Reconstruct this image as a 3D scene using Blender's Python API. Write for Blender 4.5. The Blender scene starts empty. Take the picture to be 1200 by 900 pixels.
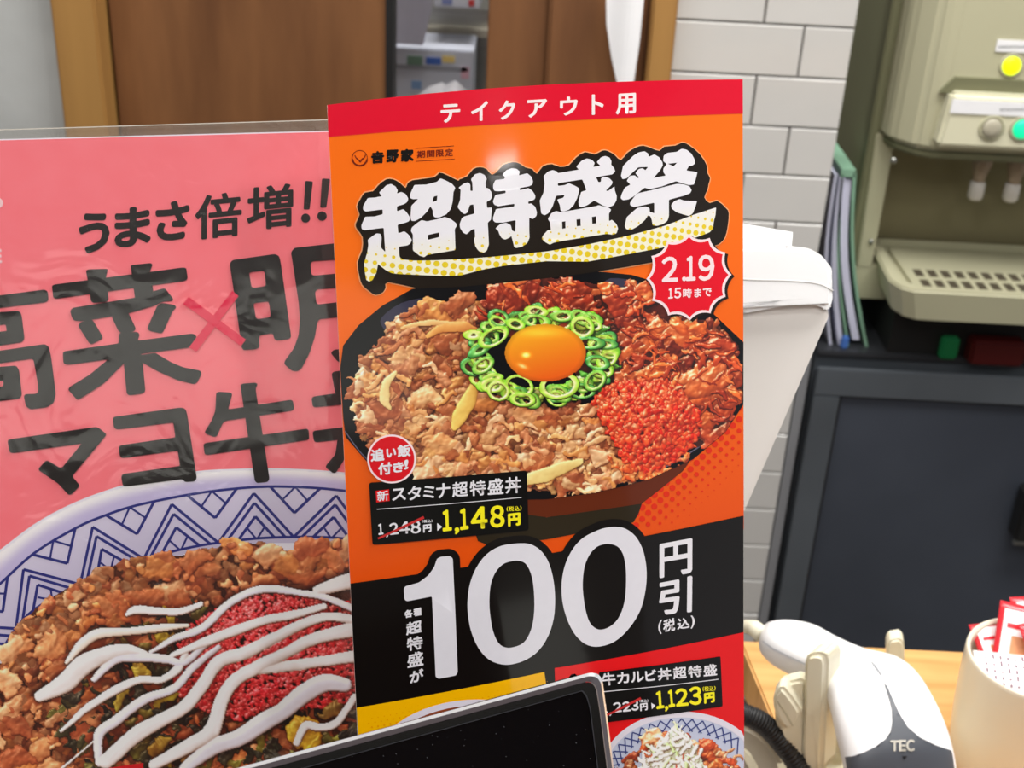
import bpy, bmesh, math, random
import numpy as np
from mathutils import Vector, Matrix
from mathutils.geometry import tessellate_polygon
from mathutils.bvhtree import BVHTree
PI = math.pi
SC = bpy.context.scene
COL = SC.collection
random.seed(5)

# ------------------------------------------------------------------ camera
FPX = 1500.0
PITCH, ROLL = math.radians(27.0), math.radians(2.9)
EYE = np.array([0.0, 0.0, 1.5])
_F = np.array([0, math.cos(PITCH), -math.sin(PITCH)])
_X = np.array([1.0, 0, 0]); _Dn = np.array([0, -math.sin(PITCH), -math.cos(PITCH)])
RIGHT = math.cos(ROLL)*_X - math.sin(ROLL)*_Dn
DOWN = math.cos(ROLL)*_Dn + math.sin(ROLL)*_X
cam = bpy.data.cameras.new('camera'); camo = bpy.data.objects.new('camera', cam); COL.objects.link(camo)
cam.sensor_width = 36; cam.sensor_fit = 'HORIZONTAL'; cam.lens = 36*FPX/1200
cam.clip_start = .02
camo.matrix_world = Matrix(((RIGHT[0], -DOWN[0], -_F[0], EYE[0]), (RIGHT[1], -DOWN[1], -_F[1], EYE[1]),
                            (RIGHT[2], -DOWN[2], -_F[2], EYE[2]), (0, 0, 0, 1)))
cam.dof.use_dof = True; cam.dof.focus_distance = .455; cam.dof.aperture_fstop = 24
SC.camera = camo

# ------------------------------------------------------------------ world, lights, exposure
SC.view_settings.view_transform = 'Standard'; SC.view_settings.look = 'None'
SC.view_settings.gamma = 1; SC.view_settings.exposure = 0.22
wd = bpy.data.worlds.new('room_light'); SC.world = wd; wd.use_nodes = True
wd.node_tree.nodes['Background'].inputs[0].default_value = (.93, .96, 1, 1)
wd.node_tree.nodes['Background'].inputs[1].default_value = 0.42

def area(name, loc, target, sx, sy, power, color=(1, .98, .955)):
    l = bpy.data.lights.new(name, 'AREA'); l.shape = 'RECTANGLE'; l.size = sx; l.size_y = sy
    l.energy = power; l.color = color
    o = bpy.data.objects.new(name, l); COL.objects.link(o); o.location = loc
    o.rotation_euler = (Vector(target)-Vector(loc)).to_track_quat('-Z', 'Y').to_euler()
    return o
area('ceiling_lamp', (-.25, -.75, 2.52), (-.15, -.2, 1), 1.5, .5, 17)
area('ceiling_lamp', (.75, .75, 2.52), (.75, .9, 0), 1.0, .4, 19)
area('ceiling_lamp', (.6, 1.15, 2.52), (.6, 1.75, .6), 1.4, .3, 11)
area('ceiling_lamp', (-.6, 1.0, 2.52), (-.6, 1.7, .9), 1.2, .3, 13)
area('ceiling_lamp', (.0, 1.95, 2.52), (0, 2.2, 1.4), .8, .3, 20)
area('tube_lamp', (1.95, -2.26, 2.46), (0, .43, 1.37), .20, .03, 1.3)
area('side_lamp', (.85, .02, 2.3), (0, .45, 1.3), .09, .09, 3.6)

# ------------------------------------------------------------------ helpers
def ray(px, py):
    return _F + (px-600)/FPX*RIGHT + (py-450)/FPX*DOWN
def atT(px, py, t): return Vector(EYE + t*ray(px, py))
def atY(px, py, Y):
    d = ray(px, py); return Vector(EYE + d*(Y/d[1]))
def atZ(px, py, Z):
    d = ray(px, py); return Vector(EYE + d*((Z-EYE[2])/d[2]))

def lin(c):
    return tuple((v/255/12.92 if v/255 <= .04045 else ((v/255+.055)/1.055)**2.4) for v in c)
def lin_np(a):
    a = np.clip(a, 0, 255)/255
    return np.where(a <= .04045, a/12.92, ((a+.055)/1.055)**2.4)

def mat(name, rgb, rough=.5, var=0.0, scale=20, metal=0, coat=0, bump=0, bscale=60, spec=.5, stretch=None, rgb2=None, detail=4, emit=0, coatr=.05):
    m = bpy.data.materials.new(name); m.use_nodes = True
    nt = m.node_tree; b = nt.nodes['Principled BSDF']
    b.inputs['Roughness'].default_value = rough; b.inputs['Metallic'].default_value = metal
    b.inputs['Coat Weight'].default_value = coat; b.inputs['Coat Roughness'].default_value = coatr
    b.inputs['Specular IOR Level'].default_value = spec
    c1 = lin(rgb)
    tc = nt.nodes.new('ShaderNodeTexCoord'); mp = nt.nodes.new('ShaderNodeMapping')
    nt.links.new(tc.outputs['Object'], mp.inputs[0])
    if stretch: mp.inputs['Scale'].default_value = stretch
    n = nt.nodes.new('ShaderNodeTexNoise'); n.inputs['Scale'].default_value = scale; n.inputs['Detail'].default_value = detail
    nt.links.new(mp.outputs[0], n.inputs['Vector'])
    r = nt.nodes.new('ShaderNodeValToRGB')
    if rgb2 is None:
        c2 = tuple(max(0, v*(1-var)) for v in c1); c1b = tuple(min(1, v*(1+var*.6)) for v in c1)
    else: c1b, c2 = c1, lin(rgb2)
    r.color_ramp.elements[0].color = (*c2, 1); r.color_ramp.elements[1].color = (*c1b, 1)
    r.color_ramp.elements[0].position = .3; r.color_ramp.elements[1].position = .7
    nt.links.new(n.outputs['Fac'], r.inputs[0]); nt.links.new(r.outputs[0], b.inputs['Base Color'])
    if bump:
        n2 = nt.nodes.new('ShaderNodeTexNoise'); n2.inputs['Scale'].default_value = bscale
        nt.links.new(mp.outputs[0], n2.inputs['Vector'])
        bp = nt.nodes.new('ShaderNodeBump'); bp.inputs['Strength'].default_value = bump; bp.inputs['Distance'].default_value = .01
        nt.links.new(n2.outputs['Fac'], bp.inputs['Height']); nt.links.new(bp.outputs[0], b.inputs['Normal'])
    if emit:
        b.inputs['Emission Color'].default_value = (*lin(rgb), 1); b.inputs['Emission Strength'].default_value = emit
    return m

def link(name, me, m=None, parent=None, smooth=False):
    if m is not None and not me.materials: me.materials.append(m)
    if smooth:
        me.polygons.foreach_set('use_smooth', [True]*len(me.polygons))
    o = bpy.data.objects.new(name, me); COL.objects.link(o)
    if parent:
        o.parent = parent
        o.matrix_parent_inverse = Matrix.Translation(parent.location).inverted()
    return o
def tag(o, label=None, cat=None, group=None, kind=None):
    if label: o['label'] = label
    if cat: o['category'] = cat
    if group: o['group'] = group
    if kind: o['kind'] = kind
    return o
def empty(name, loc, label=None, cat=None, group=None, kind=None):
    o = bpy.data.objects.new(name, None); COL.objects.link(o); o.location = loc; o.empty_display_size = .02
    return tag(o, label, cat, group, kind)
def bm_mesh(name, bm):
    bmesh.ops.recalc_face_normals(bm, faces=bm.faces)
    me = bpy.data.meshes.new(name); bm.to_mesh(me); bm.free(); return me
def box(name, lo, hi, m, parent=None, bev=0, seg=2, smooth=False):
    bm = bmesh.new(); bmesh.ops.create_cube(bm, size=1)
    lo, hi = Vector(lo), Vector(hi)
    for v in bm.verts:
        v.co = Vector([lo[i] + (hi[i]-lo[i])*(v.co[i]+.5) for i in range(3)])
    if bev: bmesh.ops.bevel(bm, geom=bm.edges[:], offset=bev, segments=seg, affect='EDGES')
    return link(name, bm_mesh(name, bm), m, parent, smooth)
def prism(name, pts, ext, m, parent=None, bev=0, seg=2):
    """closed 3D outline extruded by a vector"""
    bm = bmesh.new(); ext = Vector(ext)
    a = [bm.verts.new(Vector(p)) for p in pts]; b = [bm.verts.new(Vector(p)+ext) for p in pts]
    n = len(pts)
    bm.faces.new(a); bm.faces.new(b[::-1])
    for i in range(n): bm.faces.new((a[i], b[i], b[(i+1) % n], a[(i+1) % n]))
    bmesh.ops.recalc_face_normals(bm, faces=bm.faces)
    if bev: bmesh.ops.bevel(bm, geom=bm.edges[:], offset=bev, segments=seg, affect='EDGES')
    return link(name, bm_mesh(name, bm), m, parent)
def tube(name, pts, r, m, parent=None, n=14, ridge=0, per=1):
    pts = [Vector(p) for p in pts]; bm = bmesh.new(); rings = []
    up = Vector((0, 0, 1)); prev = None
    for i, p in enumerate(pts):
        d = (pts[min(i+1, len(pts)-1)]-pts[max(i-1, 0)]).normalized()
        if prev is None:
            prev = d.cross(up) if abs(d.dot(up)) < .95 else d.cross(Vector((1, 0, 0)))
        u = (prev - d*prev.dot(d)).normalized(); prev = u; w = d.cross(u)
        rr = (r[i] if isinstance(r, (list, tuple)) else r)*(1+ridge*math.sin(i*2*PI/per) if ridge else 1)
        rings.append([bm.verts.new(p+(u*math.cos(2*PI*k/n)+w*math.sin(2*PI*k/n))*rr) for k in range(n)])
    for a, b in zip(rings, rings[1:]):
        for k in range(n): bm.faces.new((a[k], a[(k+1) % n], b[(k+1) % n], b[k]))
    bm.faces.new(rings[0]); bm.faces.new(rings[-1])
    return link(name, bm_mesh(name, bm), m, parent, smooth=True)
def lathe(name, prof, c, m, parent=None, n=64, axis='Z', smooth=True):
    bm = bmesh.new(); rings = []; c = Vector(c)
    for (r, h) in prof:
        ring = []
        for k in range(n):
            a = 2*PI*k/n
            if axis == 'Z': v = Vector((r*math.cos(a), r*math.sin(a), h))
            else: v = Vector((r*math.cos(a), -h, r*math.sin(a)))
            ring.append(bm.verts.new(c+v))
        rings.append(ring)
    for a, b in zip(rings, rings[1:]):
        for k in range(n): bm.faces.new((a[k], a[(k+1) % n], b[(k+1) % n], b[k]))
    bm.faces.new(rings[0]); bm.faces.new(rings[-1])
    return link(name, bm_mesh(name, bm), m, parent, smooth)
def catmull(pts, k=6, closed=False):
    p = np.array(pts, float); n = len(p); out = []
    rng = range(n) if closed else range(n-1)
    for i in rng:
        if closed: a, b, c, d = p[(i-1) % n], p[i], p[(i+1) % n], p[(i+2) % n]
        else: a, b, c, d = p[max(i-1, 0)], p[i], p[i+1], p[min(i+2, n-1)]
        for j in range(k):
            t = j/k
            out.append(.5*((2*b)+(-a+c)*t+(2*a-5*b+4*c-d)*t*t+(-a+3*b-3*c+d)*t**3))
    if not closed: out.append(p[-1])
    return np.array(out)
def chaikin(pts, it=1, r=.25):
    p = np.array(pts, float)
    for _ in range(it):
        q = np.roll(p, -1, 0); d = q-p; L = np.linalg.norm(d, axis=1, keepdims=True)
        rr = np.minimum(r, r)
        p = np.stack([p+d*rr, q-d*rr], 1).reshape(-1, 2)
    return p
def roundcorners(pts, rad=2.0, k=3):
    """cut each corner of a closed outline with a small arc"""
    p = np.array(pts, float); n = len(p); out = []
    for i in range(n):
        a, b, c = p[(i-1) % n], p[i], p[(i+1) % n]
        la, lc = np.linalg.norm(a-b), np.linalg.norm(c-b)
        r = min(rad, la*.45, lc*.45)
        s = b+(a-b)/max(la, 1e-9)*r; e = b+(c-b)/max(lc, 1e-9)*r
        for j in range(k+1):
            t = j/k; out.append((1-t)**2*s+2*t*(1-t)*b+t*t*e)
    return np.array(out)
def crop(ox, oy, s):
    return lambda pts: np.array([(ox+x/s, oy+y/s) for x, y in pts])
def ribbon(pts, w, caps=0):
    """open polyline (n,2) to one outline of width w (number or list)"""
    p = np.array(pts, float); n = len(p)
    w = np.full(n, w, float) if np.isscalar(w) else np.array(w, float)
    d = np.gradient(p, axis=0); d /= np.maximum(np.linalg.norm(d, axis=1, keepdims=True), 1e-9)
    nn = np.stack([-d[:, 1], d[:, 0]], 1)
    L = p+nn*w[:, None]/2; R = p-nn*w[:, None]/2
    out = list(L)
    if caps:
        for j in range(1, 6):
            a = PI*j/6; out.append(p[-1]+(nn[-1]*math.cos(a)+d[-1]*math.sin(a))*w[-1]/2)
    out += list(R[::-1])
    if caps:
        for j in range(1, 6):
            a = PI*j/6; out.append(p[0]-(nn[0]*math.cos(a)+d[0]*math.sin(a))*w[0]/2)
    return np.array(out)
def circle(cx, cy, r, n=40, ry=None):
    ry = r if ry is None else ry
    return np.array([(cx+r*math.cos(2*PI*k/n), cy+ry*math.sin(2*PI*k/n)) for k in range(n)])
def grow(pts, d):
    """offset a closed outline outward by d (smooth outlines)"""
    p = np.array(pts, float)
    t = np.roll(p, -1, 0)-np.roll(p, 1, 0); t /= np.maximum(np.linalg.norm(t, axis=1, keepdims=True), 1e-9)
    area2 = np.sum(p[:, 0]*np.roll(p[:, 1], -1)-np.roll(p[:, 0], -1)*p[:, 1])
    nn = np.stack([t[:, 1], -t[:, 0]], 1)*(1 if area2 > 0 else -1)
    return p+nn*d
def inpoly(x, y, poly):
    x = np.asarray(x, float); y = np.asarray(y, float); r = np.zeros(np.broadcast(x, y).shape, bool)
    p = np.array(poly, float); q = np.roll(p, -1, 0)
    for (x1, y1), (x2, y2) in zip(p, q):
        if y1 == y2: continue
        c = ((y1 > y) != (y2 > y)) & (x < (x2-x1)*(y-y1)/(y2-y1)+x1)
        r ^= c
    return r

_glyphs = {}
def glyph(ch):
    """(verts n x 2 in a unit box, faces) of a character of Blender's own font"""
    if ch in _glyphs: return _glyphs[ch]
    cu = bpy.data.curves.new('lettering', 'FONT'); cu.body = ch; cu.resolution_u = 3
    ob = bpy.data.objects.new('lettering', cu); COL.objects.link(ob)
    dg = bpy.context.evaluated_depsgraph_get(); dg.update()
    me = bpy.data.meshes.new_from_object(ob.evaluated_get(dg))
    v = np.array([w.co[:2] for w in me.vertices]); f = [tuple(p.vertices) for p in me.polygons]
    bpy.data.objects.remove(ob); bpy.data.curves.remove(cu); bpy.data.meshes.remove(me)
    lo, hi = v.min(0), v.max(0); sz = np.maximum(hi-lo, 1e-6)
    _glyphs[ch] = ((v-lo)/sz, f); return _glyphs[ch]

# ------------------------------------------------------------------ a printed sheet: flat print laid on a real card
class Sheet:
    def __init__(s, d1, d2, c, t, bow=0, hw=.08):
        cam3 = lambda d: RIGHT*d[0]+DOWN*d[1]+_F*d[2]
        e = cam3(np.array(d1, float)); s.ex = e/np.linalg.norm(e)
        dn = cam3(np.array(d2, float)); n = np.cross(s.ex, dn); n /= np.linalg.norm(n)
        s.p0 = EYE+t*ray(*c)
        if np.dot(n, EYE-s.p0) < 0: n = -n
        s.n = n; s.ey = np.cross(n, s.ex); s.bow = bow; s.hw = hw; s.z = 0
    def w(s, a): return s.bow*(1-(a/s.hw)**2)
    def uv(s, pts):
        pts = np.atleast_2d(np.array(pts, float)); out = np.zeros((len(pts), 2))
        d = _F[None]+(pts[:, :1]-600)/FPX*RIGHT[None]+(pts[:, 1:]-450)/FPX*DOWN[None]
        w = np.zeros(len(pts))
        for _ in range(6 if s.bow else 1):
            t = ((s.p0-EYE)@s.n+w)/(d@s.n); P = EYE+d*t[:, None]-s.p0
            out[:, 0] = P@s.ex; out[:, 1] = P@s.ey
            w = s.w(out[:, 0]) if s.bow else w
        return out
    def p3(s, uv, z):
        uv = np.atleast_2d(uv)
        return s.p0+uv[:, :1]*s.ex+uv[:, 1:]*s.ey+((s.w(uv[:, 0]) if s.bow else 0*uv[:, 0])+z)[:, None]*s.n
    def emit(s, name, V, F, PX, m, layer, parent, cols=None, cuts=24):
        """V uv coordinates, F faces, PX print coordinates kept as a UV map"""
        bm = bmesh.new()
        ul = bm.loops.layers.uv.new('print')
        bv = [bm.verts.new((a[0], a[1], a[2] if len(a) > 2 else 0)) for a in V]; bm.verts.index_update()
        for f in F:
            try: fc = bm.faces.new([bv[i] for i in f])
            except ValueError: continue
            for lp, i in zip(fc.loops, f): lp[ul].uv = (V[i][0]*4, V[i][1]*4)
        if s.bow and cuts:
            for k in range(1, cuts):
                x = -s.hw+2*s.hw*k/cuts
                bmesh.ops.bisect_plane(bm, geom=bm.verts[:]+bm.edges[:]+bm.faces[:], plane_co=(x, 0, 0), plane_no=(1, 0, 0), dist=1e-7)
        a = np.array([v.co[:] for v in bm.verts]); z = layer*5e-5 if layer is not None else 0
        P = s.p3(a[:, :2], z)+a[:, 2:]*s.n[None]
        for v, p in zip(bm.verts, P): v.co = p
        for f in bm.faces:
            f.normal_update()
            if f.normal.dot(Vector(s.n)) < 0: f.normal_flip()
        me = bpy.data.meshes.new(name); bm.to_mesh(me); bm.free()
        return link(name, me, m, parent, bool(s.bow))
    def poly(s, name, polys, m, layer, parent):
        """polys: list of outlines in print coordinates, each [outer, hole, ...] or a plain outline"""
        V, F, PX = [], [], []
        for pl in polys:
            rings = [pl] if np.ndim(pl[0]) == 1 else pl
            base = len(V); allp = np.concatenate([np.array(r, float) for r in rings])
            uv = s.uv(allp); i = 0; loops = []
            for r in rings:
                loops.append([Vector((uv[i+k][0], uv[i+k][1], 0)) for k in range(len(r))]); i += len(r)
            for t in tessellate_polygon(loops): F.append(tuple(base+j for j in t))
            V += list(uv); PX += list(allp)
        return s.emit(name, V, F, PX, m, layer, parent)
    def text(s, name, items, m, layer, parent, bold=0.0, n=8):
        """items: (char, quad TL,TR,BR,BL in print coordinates); bold: stroke growth in print units"""
        V, F, PX = [], [], []
        offs = [(0, 0)] + ([(bold*math.cos(2*PI*k/n), bold*math.sin(2*PI*k/n)) for k in range(n)] if bold else [])
        for ch, q in items:
            g, f = glyph(ch); q = np.array(q, float)
            if bold:   # keep the grown glyph inside its quad
                c = q.mean(0); q = q + (c-q)/np.maximum(np.linalg.norm(c-q, axis=1, keepdims=True), 1e-6)*bold*1.2
            a, b = g[:, :1], g[:, 1:]
            pts = q[3]*(1-a)*(1-b)+q[2]*a*(1-b)+q[1]*a*b+q[0]*(1-a)*b
            for ki, (ox, oy) in enumerate(offs):
                base = len(V); pp = pts+np.array([ox, oy]); u2 = s.uv(pp)
                V += list(np.hstack([u2, np.full((len(u2), 1), -ki*3e-6)])); PX += list(pp); F += [tuple(base+i for i in t) for t in f]
        return s.emit(name, V, F, PX, m, layer, parent)
    def picture(s, name, x0, y0, x1, y1, step, rgb, mask, m, layer, parent):
        """a printed photograph: a fine sheet of ink with one colour per point"""
        h, w = mask.shape
        xs = x0+np.arange(w)*step; ys = y0+np.arange(h)*step
        X, Y = np.meshgrid(xs, ys)
        uvs = s.uv(np.stack([X.ravel(), Y.ravel()], 1)); P = s.p3(uvs, layer*5e-5)
        if s.bow:   # follow the same flat strips as the card
            g = 2*s.hw/24; k = np.floor((uvs[:, 0]+s.hw)/g); a0 = k*g-s.hw; f = (uvs[:, 0]-a0)/g
            P = P+((s.w(a0)*(1-f)+s.w(a0+g)*f-s.w(uvs[:, 0])))[:, None]*s.n
        idx = np.arange(h*w).reshape(h, w)
        fm = mask[:-1, :-1] & mask[1:, :-1] & mask[:-1, 1:] & mask[1:, 1:]
        q = np.stack([idx[:-1, :-1][fm], idx[1:, :-1][fm], idx[1:, 1:][fm], idx[:-1, 1:][fm]], 1)
        used = np.unique(q); re = np.full(h*w, -1); re[used] = np.arange(len(used)); q = re[q]
        me = bpy.data.meshes.new(name)
        me.vertices.add(len(used)); me.vertices.foreach_set('co', P[used].astype(np.float32).ravel())
        me.loops.add(q.size); me.loops.foreach_set('vertex_index', q.ravel().astype(np.int32))
        me.polygons.add(len(q)); me.polygons.foreach_set('loop_start', np.arange(0, q.size, 4, dtype=np.int32))
        me.polygons.foreach_set('loop_total', np.full(len(q), 4, np.int32))
        me.update(calc_edges=True)
        ca = me.color_attributes.new('ink', 'FLOAT_COLOR', 'POINT')
        c = np.ones((len(used), 4), np.float32); c[:, :3] = lin_np(rgb.reshape(-1, 3)[used])
        ca.data.foreach_set('color', c.ravel())
        return link(name, me, m, parent)

def ink_mat(name, rough=.2, coat=.3):
    m = bpy.data.materials.new(name); m.use_nodes = True; nt = m.node_tree; b = nt.nodes['Principled BSDF']
    a = nt.nodes.new('ShaderNodeAttribute'); a.attribute_name = 'ink'
    nt.links.new(a.outputs['Color'], b.inputs['Base Color'])
    b.inputs['Roughness'].default_value = rough; b.inputs['Coat Weight'].default_value = coat; b.inputs['Coat Roughness'].default_value = .06
    return m

# ------------------------------------------------------------------ painting printed food pictures
class Paint:
    def __init__(s, x0, y0, x1, y1, step, seed=1):
        s.x0, s.y0, s.step = x0, y0, step; s.rs = np.random.RandomState(seed)
        s.w = int((x1-x0)/step)+1; s.h = int((y1-y0)/step)+1
        s.X, s.Y = np.meshgrid(x0+np.arange(s.w)*step, y0+np.arange(s.h)*step)
        s.H = np.full((s.h, s.w), -99.0); s.C = np.zeros((s.h, s.w, 3)); s.G = np.zeros((s.h, s.w)); s.M = np.zeros((s.h, s.w), bool)
        s.x1, s.y1 = x1, y1; s.N = np.ones((s.h, s.w))
        s.WX = (s.noise(15, 301, 3)-.5)*15+(s.noise(5, 311, 2)-.5)*5.5; s.WY = (s.noise(15, 401, 3)-.5)*15+(s.noise(5, 411, 2)-.5)*5.5
    def noise(s, size, seed, oct=3):
        out = 0; amp = 1
        for o in range(oct):
            rs = np.random.RandomState(seed+o*7)
            gw = int((s.x1-s.x0)/size)+3; gh = int((s.y1-s.y0)/size)+3; g = rs.rand(gh, gw)
            fx = (s.X-s.x0)/size; fy = (s.Y-s.y0)/size; ix = fx.astype(int); iy = fy.astype(int); fx = fx-ix; fy = fy-iy
            fx = fx*fx*(3-2*fx); fy = fy*fy*(3-2*fy)
            out = out+amp*((g[iy, ix]*(1-fx)+g[iy, ix+1]*fx)*(1-fy)+(g[iy+1, ix]*(1-fx)+g[iy+1, ix+1]*fx)*fy)
            amp *= .5; size *= .5
        return out/2
    def win(s, cx, cy, r):
        a = max(0, int((cx-r-s.x0)/s.step)); b = min(s.w, int((cx+r-s.x0)/s.step)+2)
        c = max(0, int((cy-r-s.y0)/s.step)); d = min(s.h, int((cy+r-s.y0)/s.step)+2)
        return (slice(c, d), slice(a, b)) if a < b and c < d else None
    def put(s, sl, m, h, col, gloss, nw=1.0):
        k = m & (h > s.H[sl])
        s.H[sl][k] = h[k]; s.M[sl] |= k
        cc = s.C[sl]; cc[k] = col[k] if np.ndim(col) == 3 else col; s.G[sl][k] = gloss; s.N[sl][k] = nw
    def lump(s, cx, cy, a, b, ang, z, col, gloss=.5, curve=0, frill=.0, ripple=0.0, hs=.9, rf=None, warp=1.0):
        sl = s.win(cx, cy, max(a, b)*1.35+6)
        if sl is None: return
        dx, dy = s.X[sl]+s.WX[sl]*warp-cx, s.Y[sl]+s.WY[sl]*warp-cy; c, n = math.cos(ang), math.sin(ang)
        u = dx*c+dy*n; v = -dx*n+dy*c; v = v-curve*u*u/a
        ph = s.rs.rand()*6
        th = np.arctan2(v/b, u/a); r = np.sqrt((u/a)**2+(v/b)**2)/(1+frill*.5*np.sin(th*3+ph)+frill*.35*np.sin(th*5+ph*2))
        m = r < 1
        fr = rf or .55
        h = z+b*hs*np.sqrt(np.clip(1-r*r, 0, 1))+ripple*(np.sin(u*fr+ph+v*.2)+.6*np.sin(u*fr*1.9+v*.5+ph*2))
        t = np.clip(.5+.5*np.sin(v*.35+ph), 0, 1)[..., None]*.16
        s.put(sl, m, h, np.array(col)[None, None]*(1-.10+t), gloss)
    def ring(s, cx, cy, a, b, ang, w, z, co, ci, gloss=.8):
        sl = s.win(cx, cy, max(a, b)*1.2)
        if sl is None: return
        dx, dy = s.X[sl]-cx, s.Y[sl]-cy; c, n = math.cos(ang), math.sin(ang)
        u = dx*c+dy*n; v = -dx*n+dy*c; r = np.sqrt((u/a)**2+(v/b)**2); q = (1-r)*b/w
        m = (q > 0) & (q < 1)
        t = np.clip(q, 0, 1)[..., None]
        col = np.array(co)*(1-t)+np.array(ci)*t
        s.put(sl, m, z+1.3*np.sqrt(np.clip(1-(2*q-1)**2, 0, 1)), col, gloss)
    def stroke(s, pts, w, z, col, gloss=.5, hs=.8, taper=False, nw=1.0, warp=.6):
        q0 = np.array(pts, float); L0 = np.linalg.norm(np.diff(q0, axis=0), axis=1).max(); wm = np.mean(w); p = catmull(pts, max(5, int(L0/max(wm*.09, .5)))); n = len(p)
        for i, (x, y) in enumerate(p):
            ww = (w if np.isscalar(w) else np.interp(i/(n-1), np.linspace(0, 1, len(w)), w))/2
            if taper: ww *= math.sin(PI*(i+.6)/(n+.2))**.5
            sl = s.win(x, y, ww+(8 if warp else 0))
            if sl is None: continue
            r2 = ((s.X[sl]+s.WX[sl]*warp-x)**2+(s.Y[sl]+s.WY[sl]*warp-y)**2)/max(ww*ww, .01)
            s.put(sl, r2 < 1, z+ww*hs*np.sqrt(np.clip(1-r2, 0, 1)), np.array(col, float), gloss, nw)
    def inside(s, poly, n):
        p = np.array(poly, float); lo, hi = p.min(0), p.max(0); out = []
        while len(out) < n:
            q = lo+s.rs.rand(64, 2)*(hi-lo); out += list(q[inpoly(q[:, 0], q[:, 1], p)])
        return out[:n]
    def blur(s, a, k):
        for _ in range(2):
            for ax in (0, 1):
                c = np.cumsum(np.pad(a, [(k+1, k) if ax == i else (0, 0) for i in (0, 1)], mode='edge'), axis=ax)
                a = (c[2*k+1:] - c[:-2*k-1])/(2*k+1) if ax == 0 else (c[:, 2*k+1:]-c[:, :-2*k-1])/(2*k+1)
        return a
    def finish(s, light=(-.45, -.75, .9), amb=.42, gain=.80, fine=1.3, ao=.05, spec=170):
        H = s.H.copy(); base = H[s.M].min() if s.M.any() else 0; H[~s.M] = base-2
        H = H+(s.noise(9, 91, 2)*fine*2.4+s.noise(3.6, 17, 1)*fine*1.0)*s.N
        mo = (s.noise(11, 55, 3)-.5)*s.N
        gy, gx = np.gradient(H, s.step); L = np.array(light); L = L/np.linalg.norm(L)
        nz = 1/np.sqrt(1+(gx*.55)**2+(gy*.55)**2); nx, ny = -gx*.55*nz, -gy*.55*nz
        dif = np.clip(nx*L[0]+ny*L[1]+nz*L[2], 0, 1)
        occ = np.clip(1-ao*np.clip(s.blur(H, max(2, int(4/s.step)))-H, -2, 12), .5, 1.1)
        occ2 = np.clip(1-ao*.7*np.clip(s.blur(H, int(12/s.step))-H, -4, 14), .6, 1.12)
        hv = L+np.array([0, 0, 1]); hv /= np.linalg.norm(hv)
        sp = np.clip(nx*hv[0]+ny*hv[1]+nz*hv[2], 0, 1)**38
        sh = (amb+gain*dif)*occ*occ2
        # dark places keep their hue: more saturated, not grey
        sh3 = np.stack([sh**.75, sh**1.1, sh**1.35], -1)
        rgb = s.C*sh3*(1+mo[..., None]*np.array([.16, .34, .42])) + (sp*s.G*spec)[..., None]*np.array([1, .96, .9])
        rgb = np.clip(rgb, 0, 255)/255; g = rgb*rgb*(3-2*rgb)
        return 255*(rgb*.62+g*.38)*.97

# ------------------------------------------------------------------ materials
M_white_tile = mat('glazed_tile', (201, 199, 195), .18, .04, 9, coat=.2)
M_grout = mat('grout', (112, 104, 96), .9, .15, 60)
M_wood = mat('brown_wood', (132, 88, 52), .5, rgb2=(100, 63, 35), scale=5, stretch=(4, 4, .6), detail=12, bump=.02, bscale=30)
M_post = mat('yellow_wood', (176, 132, 72), .5, rgb2=(158, 116, 62), scale=3, stretch=(7, 7, .5), detail=6)
M_counter = mat('oak_counter', (226, 178, 112), .42, rgb2=(205, 152, 88), scale=5, stretch=(1.5, 22, 3), detail=8)
M_conc = mat('concrete', (186, 188, 186), .85, rgb2=(160, 162, 160), scale=4, detail=8, bump=.1, bscale=25)
M_dark = mat('dark_metal', (78, 84, 95), .33, .25, 3, metal=.3, bump=.015, bscale=8, detail=5)
M_dark2 = mat('dark_frame', (96, 102, 108), .36, .2, 4, metal=.25)
M_gasket = mat('black_rubber', (14, 14, 15), .6, .2, 30)
M_steel = mat('brushed_steel', (165, 165, 160), .3, .12, 12, metal=.9, stretch=(1, 1, 20))
M_beige = mat('beige_plastic', (180, 177, 148), .42, .03, 6)
M_beige_d = mat('shaded_beige_plastic', (112, 112, 84), .5, .06, 5)  # the dispenser's beige darkened to olive: shade put into the colour
M_beige_l = mat('cream_plastic', (215, 212, 184), .35, .03, 6)
M_cream = mat('cream_stand_plastic', (236, 230, 205), .35, .03, 20)
M_white = mat('white_plastic', (245, 245, 246), .3, .015, 20)
M_whitegrey = mat('off_white_plastic', (222, 217, 212), .4, .02, 20)
M_scan = mat('dark_grey_plastic', (78, 82, 90), .4, .05, 40)
M_black = mat('black_plastic', (12, 12, 14), .22, .2, 20, coat=.6)
M_screen = mat('screen_glass', (5, 5, 9), .04, .1, 10, coat=1, coatr=.02)
M_paper = mat('white_paper', (238, 238, 240), .7, .02, 30)
M_lav = mat('lavender_paper', (188, 190, 208), .7, .05, 30)
M_green = mat('green_folder', (128, 168, 142), .5, .06, 20)
M_kit = mat('kitchen_tile', (120, 118, 112), .5, .15, 5)
M_floor = mat('floor_tile', (92, 86, 80), .5, .2, 6)
M_ceil = mat('ceiling_paint', (205, 203, 198), .9, .03, 5)
M_wallp = mat('plain_wall_paint', (95, 80, 66), .8, .1, 3)
M_blk = mat('black_void', (10, 10, 10), .6, .3, 10)

WY = 1.6   # plane of the back wall
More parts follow.
